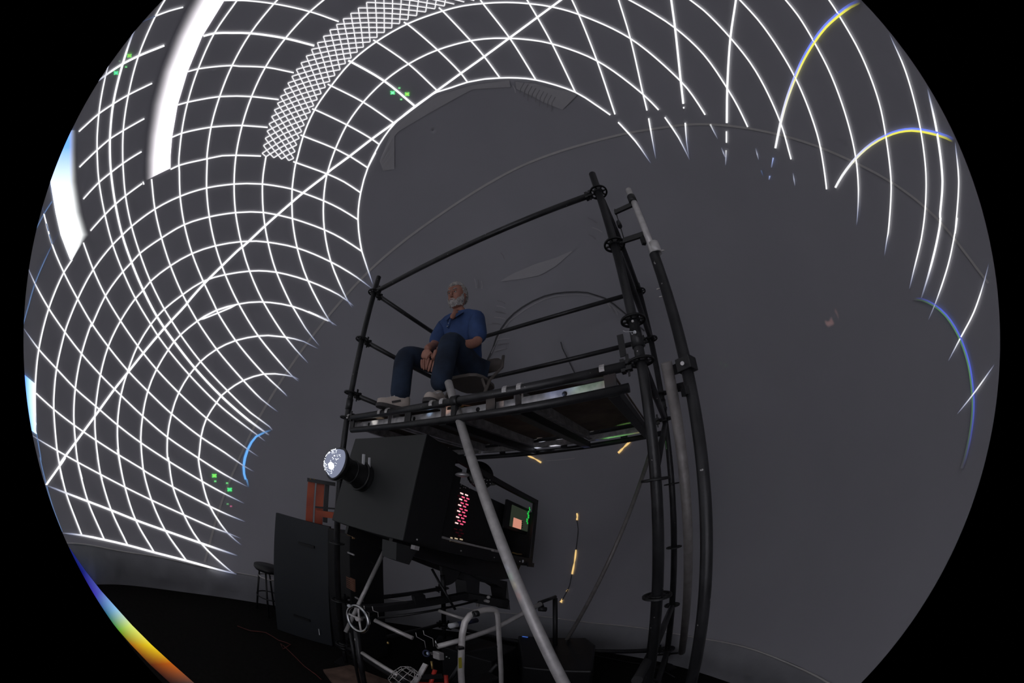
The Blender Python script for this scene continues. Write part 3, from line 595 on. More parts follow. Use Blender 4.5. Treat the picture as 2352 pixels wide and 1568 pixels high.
m = MB(); m.path([pt(1484, 520, 1.17), pt(1498, 575, 1.17), pt(1512, 620, 1.17), pt(1524, 680, 1.17)], .005, 8)
for x, y in ((1497, 582), (1513, 664), (1519, 682)): m.tube(pt(x-5, y, 1.16), pt(x+6, y-2, 1.16), .0035, 8)
m.build('cable_guide', M_galv, ms)

# ------------------------------------------------------------------ galvanised raker tubes
def d3(px, py, D): return CAM+ray(px, py)*D
def raker(name, a, b, r, lab, ext=0, m_=None):
    d = (b-a).normalized(); b2 = b+d*ext
    if b2.z < .02: b2 = a+d*((a.z-.02)/-d.z)
    t = thing(name, lab, 'scaffold tube', b2); m = MB(); m.hollow(a, b2, r, .004, 24); m.build('tube', m_ or M_galv, t); return t, a, b2
rk, ra, rb_ = raker('raker_tube', d3(1030, 878, 2.02), d3(1290, 1560, 1.40), .0242, 'large silver raker tube slanting across the front of the projector', 2)
c = pt(1050, 940, 1.69); cc = d3(1051, 943, 1.98); dr = (rb_-ra).normalized()
m = MB(); m.hollow(cc-dr*.022, cc+dr*.022, .031, .006, 20); m.tube(cc+V((.03, .03, .0)), cc+V((.05, .07, -.01)), .012, 10); cl = m.build('swivel_clamp', M_galv, rk)
m = MB(); m.tube(cc+V((-.035, -.02, .02)), cc+V((.04, -.025, .02)), .005, 8); m.tube(cc+V((-.03, -.03, .02)), cc+V((-.018, -.03, .02)), .009, 6); m.build('bolt', M_brass, cl)
q = SP[1]+AL*(.53*2.134)+Z*2.167; m = MB(); m.hollow(q-AL*.022, q+AL*.022, .033, .008, 20); m.box(q-Z*.06-AC*.005, (AL, AC, Z), (.03, .03, .06)); m.build('ledger_clamp', M_blk2, rk)
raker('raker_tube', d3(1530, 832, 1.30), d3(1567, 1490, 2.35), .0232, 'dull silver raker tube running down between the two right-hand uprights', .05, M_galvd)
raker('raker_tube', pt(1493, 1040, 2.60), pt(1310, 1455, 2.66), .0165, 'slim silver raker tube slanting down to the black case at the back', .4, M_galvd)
raker('raker_tube', pt(884, 1262, 2.75), pt(796, 1447, 2.45), .0165, 'slim silver raker tube behind the handwheel under the projector', .02)

# ------------------------------------------------------------------ the projector
K = 1.05
PB = CAM+V((-.467, 1.754, .381))*K; Ll = V((.479, .848, -.228)); Ww = V((-.871, .491, -.004)); Hh = V((.108, .201, .974))
Ll.normalize(); Ww = (Ww-Ll*Ww.dot(Ll)).normalized(); Hh = Ll.cross(Ww) if Ll.cross(Ww).z > 0 else Ww.cross(Ll)
LL, WW, HH = 1.47*K, .712*K, .62*K
def BX(l, w_, h): return PB+Ll*l+Ww*w_-Hh*h           # l to the rear, w to the left, h downwards
pj = thing('film_projector', 'big black tilted projector with an open side below the deck', 'projector', BX(LL/2, WW/2, HH))
AX = (Ll, Ww, Hh)
def on_side(px, py, w_=0):               # where a pixel falls on the plane w=w_ of the projector
    d = ray(px, py); o = PB+Ww*w_; p = CAM+d*((o-CAM).dot(Ww)/d.dot(Ww)); q = p-PB; return q.dot(Ll), -q.dot(Hh)
def pbox(m, l0, l1, w0, w1, h0, h1): return m.box(BX((l0+l1)/2, (w0+w1)/2, (h0+h1)/2), AX, (l1-l0, w1-w0, h1-h0))
m = MB(); pbox(m, 0, .012, 0, WW, 0, HH); fp = m.build('front_panel', M_box, pj, bevel=.004)
m = MB(); pbox(m, .012, .45, WW-.01, WW, 0, HH); pbox(m, .45, LL, WW-.01, WW, .17, HH); m.build('far_side_panel', M_box, pj)
m = MB(); pbox(m, .012, .45, .03, WW-.01, .0, .01); m.build('top_panel', M_box, pj)
m = MB(); pbox(m, .012, LL, .0, WW-.01, HH-.012, HH); m.build('floor_panel', M_box, pj)
m = MB(); pbox(m, LL-.012, LL, .0, WW-.01, .12, HH-.012); m.build('rear_panel', M_boxin, pj)
m = MB(); pbox(m, .012, .30, 0, .02, 0, HH); m.build('side_skin', M_boxin, pj)
for l0, l1, h0, h1 in ((.30, LL, 0, .045), (.30, LL, HH-.075, HH), (LL-.06, LL, .045, HH-.075)):
    m = MB(); pbox(m, l0, l1, 0, .03, h0, h1); m.build('side_frame', M_blk2, pj, bevel=.003)
m = MB(); pbox(m, .44, 1.18, .12, WW-.05, .13, HH-.03); inn = m.build('lamp_house', M_boxin, pj, bevel=.006)
m = MB(); pbox(m, .36, .44, .05, WW-.1, .06, HH-.05); m.build('inner_bulkhead', M_boxin, pj)
# louvred cooling grille with the glow behind it
M_gp = emit('pink_glow', (1, .12, .25), .9); M_gw = emit('pale_pink_glow', (1, .62, .6), 1.2); M_gd = emit('dim_pink_glow', (.4, .03, .07), .05); M_go = emit('dim_amber_glow', (.9, .7, .45), .5)
gl0, gh0 = on_side(996, 1108, .10); gl1, gh1 = on_side(1068, 1205, .10)
m = MB(); pbox(m, gl0-.04, gl1+.10, .10, .12, gh0-.02, gh0+.50); gr = m.build('grille', M_boxin, pj)
rnd = random.Random(3); hs_ = .44/20; ls_ = (gl1-gl0)/7
for r_ in range(20):
    for c_ in range(7):
        l, h = gl0+c_*ls_+(ls_*.4 if r_ % 2 else 0), gh0+r_*hs_-.03*c_/7
        m = MB(); pbox(m, l, l+ls_*.55, .096, .101, h, h+.009)
        g = M_boxin
        if c_ >= 5 and r_ < 11: g = M_gw if (c_ == 5 and r_ % 2 == 0) or r_ == 0 else M_gp
        elif c_ >= 4 and r_ >= 15: g = M_go
        elif c_ == 0 and r_ in (0, 2, 3): g = M_gp
        elif rnd.random() < .35: g = M_gd
        m.build('louvre', g, gr)
# rear compartment with its lit display board
M_gg = emit('green_glow', (.03, 1, .12), .5); M_gg2 = emit('green_grey_glow', (.10, .13, .09), .22); M_sal = emit('salmon_glow', (1, .42, .30), .6)
WD = .06; dl0, dh0 = on_side(1183, 1160, WD); dl1, dh1 = on_side(1219, 1222, WD); dl1 = min(dl1, LL-.02); dl2, dh2 = on_side(1200, 1195, WD)
m = MB(); pbox(m, dl0-.10, dl1, WD+.02, WD+.04, dh0-.03, dh1+.03); m.build('display_board', M_boxin, pj)
def flatlight(l0, l1, h0, h1, mm, w_=.071, name='lit_patch'):
    m = MB(); pbox(m, l0, l1, w_, w_+.01, h0, h1); m.build(name, mm, pj)
flatlight(dl0-.02, dl1, dh0, dh1, M_gg2); flatlight(dl0+.02, dl2, dh2, dh1, M_sal, .064)
m = MB()
for i in range(9):
    a_ = on_side(1216-i*.7+1.5*math.sin(i*1.7), 1166+i*4.4, WD); m.box(BX(a_[0], WD, a_[1]), AX, (.008+.016*math.sin(i*PI/9), .004, .016))
m.build('indicator_strip', M_gg, pj)
for i in range(4):
    a_ = on_side(1199, 1197+i*4.5, WD); m = MB(); m.box(BX(a_[0], WD-.002, a_[1]), AX, (.018, .004, .008)); m.build('dark_bar', M_boxin, pj)
m = MB(); pbox(m, .35, 1.1, .04, .06, HH-.10, HH-.085); m.build('threading_rail', M_alu, pj, label='thin bright rail along the bottom')
m = MB(); pbox(m, .90, .97, .01, .03, HH-.088, HH-.05); m.build('name_plate', M_alu, pj)
m = MB(); m.path([BX(1.20, .02, HH-.10), BX(1.28, .02, HH-.095), BX(1.36, .02, HH-.10)], .006, 8); m.build('pipe', M_brass, pj)
m = MB(); m.ball(BX(1.36, .01, HH-.035), .018); m.build('round_foot', M_white, pj)
m = MB(); pbox(m, LL-.10, LL+.01, -.015, 0, HH-.03, HH+.01); m.build('corner_foot', M_blk2, pj)
for l in (.1, .5, .9, 1.3):
    m = MB(); q = BX(l, -.001, HH-.03); m.tube(q, q-Ww*.005, .005, 8); m.build('screw', M_alu, pj)
m = MB(); q = BX(-.001, .03, HH-.04); m.box(BX(.1, .0, HH+.02), AX, (.035, .03, .025)); m.build('latch', M_galv, pj)
# the fan or reel standing behind the upper frame
q = BX(.98, .22, -.02); m = MB(); m.lathe(q, Hh, [(0, .0), (0, .085), (.03, .10), (.035, .105), (.04, .098), (.02, .06), (.02, 0)], 28); m.build('exhaust_hood', M_galv, pj)
q = pt(1100, 1092, 2.45); m = MB(); m.lathe(q, (CAM-q).normalized()+V((.4, .2, .3)), [(0, 0), (0, .10), (.02, .11), (.04, .10), (.04, 0)], 26); m.build('reel', M_blk2, pj)
q = pt(1062, 1090, 2.05); m = MB(); m.ball(q, .032, (1.4, 1, .5)); m.build('silver_dish', M_alud, pj)
# chips of light on the threaded wheel, added as bright metal specks
m = MB()
for i in range(34):
    x, y = 1056+i % 12*6+rnd.random()*5, 1100+i//12*9+rnd.random()*6; m.box(pt(x, y, 2.0), (Ll, Ww, Hh), (.004, .004, .004))
m.build('light_chips', M_alud, pj, kind='stuff')
M_glass2 = emit('lens_glass_glow', (.62, .68, .95), .35)
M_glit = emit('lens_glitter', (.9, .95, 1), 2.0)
# lens barrel and fisheye front element
LC = BX(0, .48, .305); LN = .225; LD = -Ll; LT = LC+LD*LN
m = MB(); m.lathe(LC-LD*.02, LD, [(0, .0), (0, .096), (.03, .098), (.05, .090), (.07, .086), (LN*.55, .074), (LN*.75, .072), (LN*.98, .084), (LN, .1)], 36); ln_ = m.build('lens_barrel', M_blk2, pj)
m = MB(); m.torus(LC+LD*(.04), LD, .096, .008, 32); m.build('focus_ring', M_blk2, ln_); m = MB(); m.torus(LC+LD*(LN*.5), LD, .077, .006, 32); m.build('focus_ring', M_blk2, ln_)
m = MB(); q = LC+LD*.06+Hh*.07-Ww*.03; m.bar(q, q+Hh*.07+LD*.02, .02, .012); m.bar(q-LD*.03-Ww*.03, q-LD*.01-Ww*.03+Hh*.06, .014, .01); m.build('focus_lever', M_white, ln_)
E0 = LT
m = MB(); m.lathe(E0, LD, [(-.02, .10), (.0, .112), (.012, .112), (.014, .100), (.004, .098)], 40); m.build('lens_hood', M_blk2, ln_)
m = MB(); m.lathe(E0+LD*.004, LD, [(0, .098), (.022, .093), (.045, .078), (.062, .055), (.072, .028), (.075, 0)], 40); m.build('front_element', M_glass2, ln_, label='glowing fisheye front glass')
m = MB(); m.ball(E0+LD*.045-Z*.03-Ww*.03, .036, (1, 1, 1)); m.build('lamp_image', M_lens, ln_, label='blinding white light source in the lens')
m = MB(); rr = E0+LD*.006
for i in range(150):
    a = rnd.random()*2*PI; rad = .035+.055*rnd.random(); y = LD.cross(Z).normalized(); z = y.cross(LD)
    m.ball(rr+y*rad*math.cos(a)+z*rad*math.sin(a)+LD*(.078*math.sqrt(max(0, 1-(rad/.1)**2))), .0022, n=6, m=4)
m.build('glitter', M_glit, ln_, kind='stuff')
# tilting cradle and pedestal
pd = thing('projector_pedestal', 'black tilting cradle and pedestal under the projector', 'stand', pt(1090, 1390, 2.45)-Z*.6)
m = MB()
prof_t = [BX(.02, .1, HH+.0), BX(.35, .1, HH+.0), BX(.7, .1, HH+.0), BX(1.05, .1, HH+.0), BX(LL-.02, .1, HH)]
prof_b = [BX(.02, .1, HH+.06), BX(.35, .1, HH+.085), BX(.7, .1, HH+.12), BX(1.05, .1, HH+.17), BX(LL-.1, .1, HH+.13)]
for wq in (.0, .45):
    m.prism([p+Ww*wq for p in prof_t]+[p+Ww*wq for p in prof_b[::-1]], Ww*.03)
m.build('cradle_beam', M_blk2, pd)
m = MB(); m.prism([BX(-.02, .02, HH+.02), BX(.14, .02, HH+.02), BX(.10, .02, HH+.13), BX(.0, .02, HH+.12)], Ww*.12); m.build('front_bracket', M_box, pd)
q0, q1 = pt(1080, 1318, 2.5), pt(1085, 1372, 2.45)
m = MB(); m.prism([pt(1062, 1310, 2.45), pt(1165, 1335, 2.55), pt(1172, 1400, 2.5), pt(1160, 1395, 2.5), pt(1153, 1350, 2.5), pt(1140, 1342, 2.5), pt(1102, 1334, 2.48), pt(1100, 1372, 2.45), pt(1074, 1370, 2.42), pt(1070, 1334, 2.44), pt(1052, 1326, 2.42)], Ww*.10); m.build('yoke', M_blk2, pd)
m = MB(); q = pt(1020, 1312, 2.35); y = (pt(1060, 1312, 2.4)-q).normalized()
poly = [q+y*(-.02)+Z*.04]+[q+y*(.115*math.cos(a)+.0)-Z*(.115*math.sin(a)) for a in [i*PI/2/8 for i in range(9)]]; m.prism(poly, Ww*.02); m.build('tilt_quadrant', M_blk2, pd)
m = MB(); m.tube(pt(992, 1306, 2.3), pt(1046, 1400, 2.2), .009, 10); m.tube(pt(1016, 1320, 2.35), pt(1022, 1370, 2.35), .016, 12); m.build('strut', M_blk2, pd)
m = MB(); m.tube(pt(1110, 1378, 2.45), pt(1122, 1381, 2.40), .012, 12); m.ball(pt(1122, 1371, 2.38), .014); m.build('tilt_bolt', M_alu, pd)
m = MB(); m.tube(pt(1098, 1360, 2.5), pt(1098, 1392, 2.5), .014, 12); m.build('post', M_galv, pd)
m = MB(); m.bar(pt(1062, 1366, 2.45), pt(1166, 1385, 2.50), .08, .07); m.build('cross_block', M_blk2, pd, bevel=.004)
m = MB(); m.box(pt(1100, 1470, 2.5)-Z*.35, (AL, AC, Z), (.45, .35, .55)); m.build('pedestal_box', M_boxin, pd, bevel=.01)

# ------------------------------------------------------------------ the tubular stand in front, with its handwheel
tb = thing('tube_stand', 'low frame of black beams and silver tubes in front of the pedestal', 'stand', V((-.9, 2.1, 0)))
def tub(a, b, r, mm, name='tube', **kw): m = MB(); m.tube(a, b, r, 16); return m.build(name, mm, tb, **kw)
m = MB(); m.bar(pt(830, 1398, 2.05), pt(1072, 1366, 2.35), .05, .05); m.build('beam', M_blk2, tb, bevel=.004)
m = MB(); m.bar(pt(950, 1377, 2.15), pt(974, 1373, 2.18), .055, .065); m.build('beam_clamp', M_blk2, tb)
tub(pt(868, 1419, 2.1), pt(1096, 1379, 2.4), .009, M_blk2, 'drive_shaft')
tub(pt(861, 1424, 2.08), pt(948, 1465, 1.95), .0155, M_alu)
tub(pt(1008, 1402, 2.2), pt(1066, 1421, 2.12), .0125, M_alu)
tub(pt(832, 1499, 2.0), pt(944, 1567, 1.68), .0145, M_alu)
m = MB(); m.path([pt(1004, 1484, 1.85), pt(1070, 1466, 1.95), pt(1134, 1444, 2.05), pt(1205, 1406, 2.2), pt(1242, 1386, 2.3)], .0175, 14); m.build('tube', M_galv, tb)
tub(pt(818, 1440, 2.02), pt(818, 1440, 2.02)*1-Z*(pt(818, 1440, 2.02).z-.02), .019, M_blk, 'leg')
tub(pt(805, 1452, 2.2), pt(808, 1452, 2.2)-Z*(pt(808, 1452, 2.2).z-.02), .012, M_blk2, 'leg')
tub(pt(1275, 1374, 2.55), pt(1277, 1458, 2.55)-Z*.3, .019, M_blk2, 'leg')
m = MB(); m.tube(pt(1238, 1384, 2.4), pt(1276, 1370, 2.55), .014, 12); m.tube(pt(1238, 1398, 2.38), pt(1254, 1399, 2.4), .02, 12); m.tube(pt(1242, 1380, 2.4), pt(1248, 1398, 2.4), .012, 10); m.build('elbow_joint', M_blk, tb)
for a, b, c, d in (((836, 1391), (838, 1402), (847, 1407), (848, 1415)), ((855, 1392), (857, 1402), (868, 1406), (869, 1416)), ((955, 1452), (957, 1462), (975, 1472), (978, 1488)), ((972, 1447), (974, 1457), (994, 1466), (996, 1484))):
    m = MB(); m.path([pt(*a, 2.0), pt(*b, 2.0), pt(*c, 2.0), pt(*d, 2.0)], .0025, 8); m.build('wire_hook', M_alu, tb)
m = MB(); m.ball(pt(891, 1476, 1.9), .008, (1, 1, 1.3)); m.build('cable_plug', M_brass, tb)
m = MB(); m.ball(pt(1026, 1508, 1.8), .006); m.ball(pt(1032, 1511, 1.8), .004); m.build('cable_plug', M_chrome, tb, label='small shiny plug')
hw = thing('handwheel', 'silver three-spoke handwheel with a white knob at the left of the stand', 'wheel', pt(822, 1422, 2.0))
c = pt(822, 1421, 2.0); vq = (CAM-c).normalized(); ax = (vq*.80-(rt*.9+up*.42)*.60).normalized(); RW = .090
m = MB(); m.torus(c, ax, RW, .0125, 40, 10); m.build('rim', M_chrome, hw)
yy = Z.cross(ax).normalized(); zz = ax.cross(yy)
for a in (PI*.50, PI*.98, PI*1.62):
    d = yy*math.cos(a)+zz*math.sin(a); m = MB(); m.path([c-ax*.012, c-ax*.004+d*RW*.5, c+d*RW], [.009, .0065, .008], 10); m.build('spoke', M_alu, hw)
m = MB(); m.tube(c-ax*.03, c+ax*.01, .016, 18); m.build('hub', M_alu, hw)
kp = c+yy*math.cos(2.4)*RW+zz*math.sin(2.4)*RW; kp = c+zz*RW*.86+(yy if (yy.dot(rt) < 0) else -yy)*RW*.5
m = MB(); m.tube(kp, kp+ax*.03, .006, 10); m.ball(kp+ax*.035, .013); m.build('knob', M_white, hw)
m = MB(); m.tube(c-ax*.03, pt(868, 1404, 2.12), .012, 12); m.build('shaft', M_blk2, hw)

# ------------------------------------------------------------------ step ladder, tube, camera-like clamp, caged lamp, red trolley
sl = thing('step_ladder', 'small silver step ladder with a rounded top rail and yellow sticker', 'ladder', pt(1100, 1568, 1.62)-Z*.55)
rail = [(1058, 1600), (1059, 1540), (1060, 1490), (1062, 1455), (1068, 1428), (1080, 1412), (1096, 1405), (1114, 1400), (1130, 1399), (1139, 1402), (1143, 1412), (1145, 1440), (1148, 1490), (1151, 1540), (1152, 1600)]
pr_ = [pt(x, y, 1.62+.12*min(1, max(0, (x-1060)/80))) for x, y in rail]
pr_[0] = V((pr_[1].x, pr_[1].y, .02)); pr_[-1] = V((pr_[-2].x, pr_[-2].y, .02))
m = MB(); m.path(pr_, .0115, 12, flat=1.5, upv=(0, 1, 0)); m.build('rail', M_alu, sl)
a, b = pr_[3], pr_[-4]; dn = (b-a); dn.z = 0; dn.normalize(); bk = V((-dn.y, dn.x, 0))
for zz_ in (.75, .5, .25):
    m = MB(); m.box(V(((a.x+b.x)/2, (a.y+b.y)/2, zz_))+bk*.04, (dn, bk, Z), ((b-a).length*.95, .09, .02)); m.build('tread', M_blk2, sl, bevel=.003)
for e in (pr_[2], pr_[-3]):
    m = MB(); m.tube(V((e.x, e.y, e.z-.12))+bk*.02, V((e.x, e.y, .02))+bk*.42, .011, 10); m.build('rear_leg', M_blk2, sl)
q = pt(1093, 1409, 1.64); m = MB(); m.hollow(q-dn*.012, q+dn*.012, .018, .005, 14); m.build('clip', M_blk2, sl)
q = pt(1057, 1487, 1.60); m = MB(); m.box(q, (dn, bk, Z), (.03, .03, .016)); m.build('hinge', M_blk2, sl)
q = pt(1054, 1520, 1.60); m = MB(); m.box(q-bk*.012, (dn, bk, Z), (.017, .003, .075)); m.build('warning_sticker', M_yel, sl, label='yellow warning sticker')
rt_ = thing('capped_tube', 'dark blue tube with a white cap lying behind the step ladder', 'tube', pt(1060, 1436, 1.95))
a, b = pt(1033, 1437, 1.86), pt(1095, 1424, 2.02); d = (b-a).normalized()
m = MB(); m.tube(a+d*.05, b, .0165, 18); m.build('tube', M_blue, rt_); m = MB(); m.lathe(a, d, [(0, 0), (0, .0165), (.055, .0185), (.055, 0)], 20); m.build('cap', M_white, rt_)
pc = thing('pipe_clamp', 'grey metal clamp with a round blue-rimmed end beside the step ladder', 'clamp', pt(1000, 1503, 1.8))
a = pt(979, 1500, 1.74); d = (pt(1006, 1500, 1.82)-a).normalized()
m = MB(); m.torus(a, d, .020, .005, 24); m.build('ring', M_blue, pc); m = MB(); m.tube(a+d*.01, a+d*.05, .010, 12); m.build('neck', M_chrome, pc)
m = MB(); m.box(pt(1007, 1505, 1.82), (d, Z.cross(d), Z), (.05, .05, .06)); m.build('body', M_galv, pc, bevel=.006)
m = MB(); m.tube(pt(1004, 1486, 1.8), pt(1000, 1470, 1.8), .004, 8); m.build('bolt', M_chrome, pc)
cgl = thing('caged_work_lamp', 'dark work lamp in a wire cage at the bottom edge', 'lamp', pt(935, 1568, 1.6))
q = pt(934, 1552, 1.62); A1 = V((.5, .3, .8)).normalized(); yy = A1.cross(V((1, 0, 0))).normalized(); zz = A1.cross(yy); m = MB()
for k in range(8):
    a = 2*PI*k/8; d = yy*math.cos(a)+zz*math.sin(a); m.path([q-A1*.08+d*.062, q-A1*.02+d*.066, q+A1*.03+d*.056, q+A1*.06+d*.03, q+A1*.068], .0017, 6)
for h, r in ((-.08, .062), (-.04, .066), (0, .063), (.035, .053), (.055, .034)): m.torus(q+A1*h, A1, r, .0017, 26, 6)
m.build('wire_guard', M_alu, cgl)
m = MB(); m.ball(q-A1*.03, .035, (1, 1, 1.3)); m.tube(q-A1*.14, q-A1*.06, .024, 14); m.build('lamp_body', M_blk2, cgl)
gb = thing('grey_bar', 'short grey flat bar leaning between caged lamp and red trolley', 'bar', pt(952, 1568, 1.6))
m = MB(); m.bar(pt(978, 1524, 1.68), pt(940, 1590, 1.58), .03, .012); m.build('bar', M_galv, gb, bevel=.002)
tr = thing('red_trolley_jack', 'bright red jack with a black crossbar low beside the step ladder', 'jack', pt(990, 1568, 1.6)-Z*.3)
m = MB(); m.tube(pt(999, 1538, 1.66), pt(984, 1585, 1.62), .012, 12); m.tube(pt(960, 1552, 1.66), pt(956, 1590, 1.64), .011, 12); m.tube(pt(1024, 1550, 1.68), pt(1027, 1590, 1.64), .012, 12); m.bar(pt(956, 1572, 1.66), pt(1028, 1574, 1.66), .03, .03); m.build('frame', M_red, tr)
m = MB(); m.bar(pt(958, 1554, 1.64), pt(1016, 1552, 1.64), .02, .028); m.build('crossbar', M_blk2, tr)
m = MB(); m.tube(pt(991, 1518, 1.7), pt(993, 1536, 1.68), .006, 8); m.build('pin', M_brass, tr)

# ------------------------------------------------------------------ things standing round the projector
def floorpt(px, py): return ptz(px, py, 0)
a, b = V((-2.06, 2.37, 0)), V((-1.53, 2.52, 0)); d = (b-a).normalized(); nrm = V((-d.y, d.x, 0))
pn = thing('panel_board', 'tall dark grey panel with two hand slots standing left of the projector', 'panel', (a+b)/2)
ta, tb2 = pt(653, 1183, 3.13), pt(766, 1212, 2.95)
m = MB(); m.prism([a+Z*.004, b+Z*.004, V((b.x+.02, b.y+.04, tb2.z)), V((a.x+.02, a.y+.06, ta.z))], nrm*.05); m.build('board', M_panel, pn, bevel=.004)
for (x1, y1), (x2, y2) in (((686, 1246), (722, 1256)), ((675, 1412), (712, 1425))):
    m = MB(); m.bar(pt(x1, y1, 3.06), pt(x2, y2, 3.0), .02, .022); m.build('hand_slot', M_boxin, pn)
m = MB(); q = pt(733, 1451, 2.95); m.bar(q-Z*.035, q+Z*.035, .004, .008, (1, 0, 0)); m.build('edge_label', M_white, pn, label='small white edge marking')
st = thing('stool', 'dark round stool half hidden behind the grey panel', 'stool', V((-2.42, 2.72, 0)))
c = V((-2.36, 2.66, 0)); tz = pt(630, 1303, math.hypot(c.x, c.y)).z
m = MB(); m.lathe(c+Z*(tz-.05), Z, [(0, 0), (0, .14), (.02, .155), (.045, .15), (.05, 0)], 30); m.build('seat', M_blk2, st)
for k in range(4):
    a_ = k*PI/2+.5; o = V((math.cos(a_), math.sin(a_), 0)); m = MB(); m.tube(c+o*.09+Z*(tz-.05), c+o*.17+Z*.005, .011, 10); m.build('leg', M_blk2, st)
m = MB(); m.torus(c+Z*.22, Z, .145, .007, 28); m.build('foot_ring', M_blk2, st)
m = MB(); m.torus(c+Z*(tz-.13), Z, .10, .006, 24); m.build('swivel_ring', M_alu, st)
og = thing('orange_lift_frame', 'orange steel lift frame with a black cap standing behind the projector lens', 'steel frame', V((-1.75, 2.75, 0)))
def ob(x1, x2, yt, yb, D, w_=None, mm=M_orange, name='upright'):
    t1, b1 = pt((x1+x2)/2, yt, D), pt((x1+x2)/2, yb, D); b1 = V((t1.x, t1.y, max(b1.z, .005))); wq = (pt(x2, yt, D)-pt(x1, yt, D)).length; s = (pt(x2, yt, D)-pt(x1, yt, D)).normalized(); s.z = 0; s.normalize()
    m = MB(); m.box((t1+b1)/2, (s, Z.cross(s), Z), (wq, .05, (t1-b1).length)); return m.build(name, mm, og, bevel=.003)
ob(708, 724, 1102, 1420, 3.2); ob(728, 746, 1106, 1420, 3.24); ob(747, 757, 1108, 1200, 3.25, mm=M_blk2)
m = MB(); m.bar(pt(706, 1101, 3.18), pt(770, 1112, 3.18), .06, .035); m.build('cap', M_blk2, og)
for x in (713, 722): m = MB(); q = pt(x, 1100, 3.14); m.ball(q, .006); m.build('bolt', M_brass, og)
m = MB(); m.bar(pt(724, 1164, 3.19), pt(770, 1168, 3.19), .02, .016); m.build('cross_bar', M_blk2, og)
m = MB(); m.bar(pt(728, 1178, 3.2), pt(775, 1184, 3.2), .03, .06); m.build('cross_bar', M_orange, og)
eq = thing('equipment_rack', 'black equipment rack in the dark behind the left upright', 'rack', V((-1.0, 2.75, 0)))
q = pt(815, 1300, 2.9); 
s = AL
m = MB(); m.box(V((q.x, q.y, .62)), (AL, AC, Z), (.36, .34, 1.22)); m.build('cabinet', M_boxin, eq, bevel=.006)
for x, y in ((806, 1340),):
    c = pt(x, y, 2.66); m = MB(); m.box(c, (AL, AC, Z), (.115, .012, .11)); cd_ = m.build('front_card', M_card, eq, label='brown louvred card panel')
    for k in range(6): m = MB(); m.box(c-AC*.008+Z*(-.045+k*.018), (AL, AC, Z), (.105, .006, .010)); m.build('louvre', M_card, cd_)
c = pt(806, 1221, 2.7); m = MB(); m.box(c, (AL, AC, Z), (.09, .02, .10)); m.build('board', M_wood, eq, label='pale wooden board')
m = MB(); c = pt(820, 1373, 2.66); m.box(c, (AL, AC, Z), (.16, .012, .012)); m.build('shelf_edge', M_galv, eq)
m = MB(); c = pt(806, 1271, 2.62); m.box(c, (AL, AC, Z), (.09, .01, .012)); m.build('handle', M_galv, eq)
m = MB(); m.path([pt(852, 1290, 2.75), pt(858, 1294, 2.75), pt(859, 1310, 2.75)], .005, 8); m.build('cable', M_blk2, eq)
cs_ = thing('flight_case', 'low black case with chamfered corners on the floor at the back', 'case', V((.42, 2.75, 0)))
f = [pt(x, y, D) for x, y, D in ((1190, 1456, 2.75), (1350, 1462, 2.55), (1370, 1492, 2.45), (1230, 1500, 2.45))]
zt = .36; ff = [ptz(1190, 1458, zt), ptz(1345, 1463, zt), ptz(1368, 1480, zt), ptz(1360, 1540, zt), ptz(1200, 1530, zt)]
m = MB(); m.prism([V((p.x, p.y, .005)) for p in ff], Z*(zt-.005)); m.build('body', M_blk2, cs_, bevel=.015)
m = MB(); q = ptz(1206, 1462, zt+.004); m.box(q, (AL, AC, Z), (.05, .012, .004)); m.build('indicator', emit('blue_led', (.1, .25, 1), .35), cs_, label='dim blue indicator')
wp = thing('plywood_pad', 'worn plywood pad on the floor under the left feet', 'board', V((-1.2, 1.95, 0)))
pp = [ptz(742, 1537, .03), ptz(805, 1526, .03), ptz(905, 1566, .03), ptz(860, 1640, .03), ptz(790, 1600, .03)]
m = MB(); m.prism([V((p.x, p.y, .006)) for p in pp], Z*.024); m.build('board', M_plyf, wp)
rc = MB(); rc.path([ptz(x, y, .010) for x, y in smooth([(545, 1437), (575, 1448), (610, 1452), (640, 1470), (668, 1480), (650, 1490), (645, 1478), (680, 1510), (700, 1530), (725, 1548), (738, 1560)], 12)], .005, 6)
o = rc.build('extension_cord', mat('dull_red_cord', (.10, .015, .010), rough=.6, noise=.1)); o['label'] = 'dull red cord looping on the dark floor left of the plywood pad'; o['category'] = 'cord'
rc = MB(); rc.path([ptz(x, y, .02) for x, y in smooth([(1340, 1500), (1400, 1512), (1440, 1520), (1500, 1530), (1550, 1555)], 12)], .006, 6)
o = rc.build('floor_cable', M_blk2); o['label'] = 'black cable on the floor between the case and the right uprights'; o['category'] = 'cable'

# ------------------------------------------------------------------ folding chair
ch = thing('folding_chair', 'beige steel folding chair under the man on the deck', 'chair', V((-.35, 2.6, 2.19)))
Bf = V((-.45, -.89, 0)).normalized(); Sd = V((-Bf.y, Bf.x, 0)); Sd = Sd if Sd.x > 0 else -Sd   # facing, his left
SC = V((-.335, 2.50, 2.585))                 # seat centre
m = MB(); vs = []
for t, r in ((-.5, .5), (-.46, .6), (-.3, .97), (0, 1), (.3, .97), (.46, .8), (.5, .6)):
    pass
seat = []
for a in [i*2*PI/24 for i in range(24)]:
    cx, cy = math.cos(a), math.sin(a); ex = 4
    rr = 1/((abs(cx)**ex+abs(cy)**ex)**(1/ex)); seat.append(SC+Bf*(.18*cx*rr)+Sd*(.18*cy*rr*(1-.08*(cx < 0))))
m.prism(seat, Z*-.028); m.build('seat', M_chair, ch, bevel=.008)
bk0 = SC-Bf*.20+Z*.17
m = MB(); rows = []
for j in range(9):
    s = -1+j/4; rows.append([bk0+Sd*(.18*s)-Bf*(.03*(1-s*s))+Z*h for h in (.0-.0*s, .07, .13-.05*s**4)])
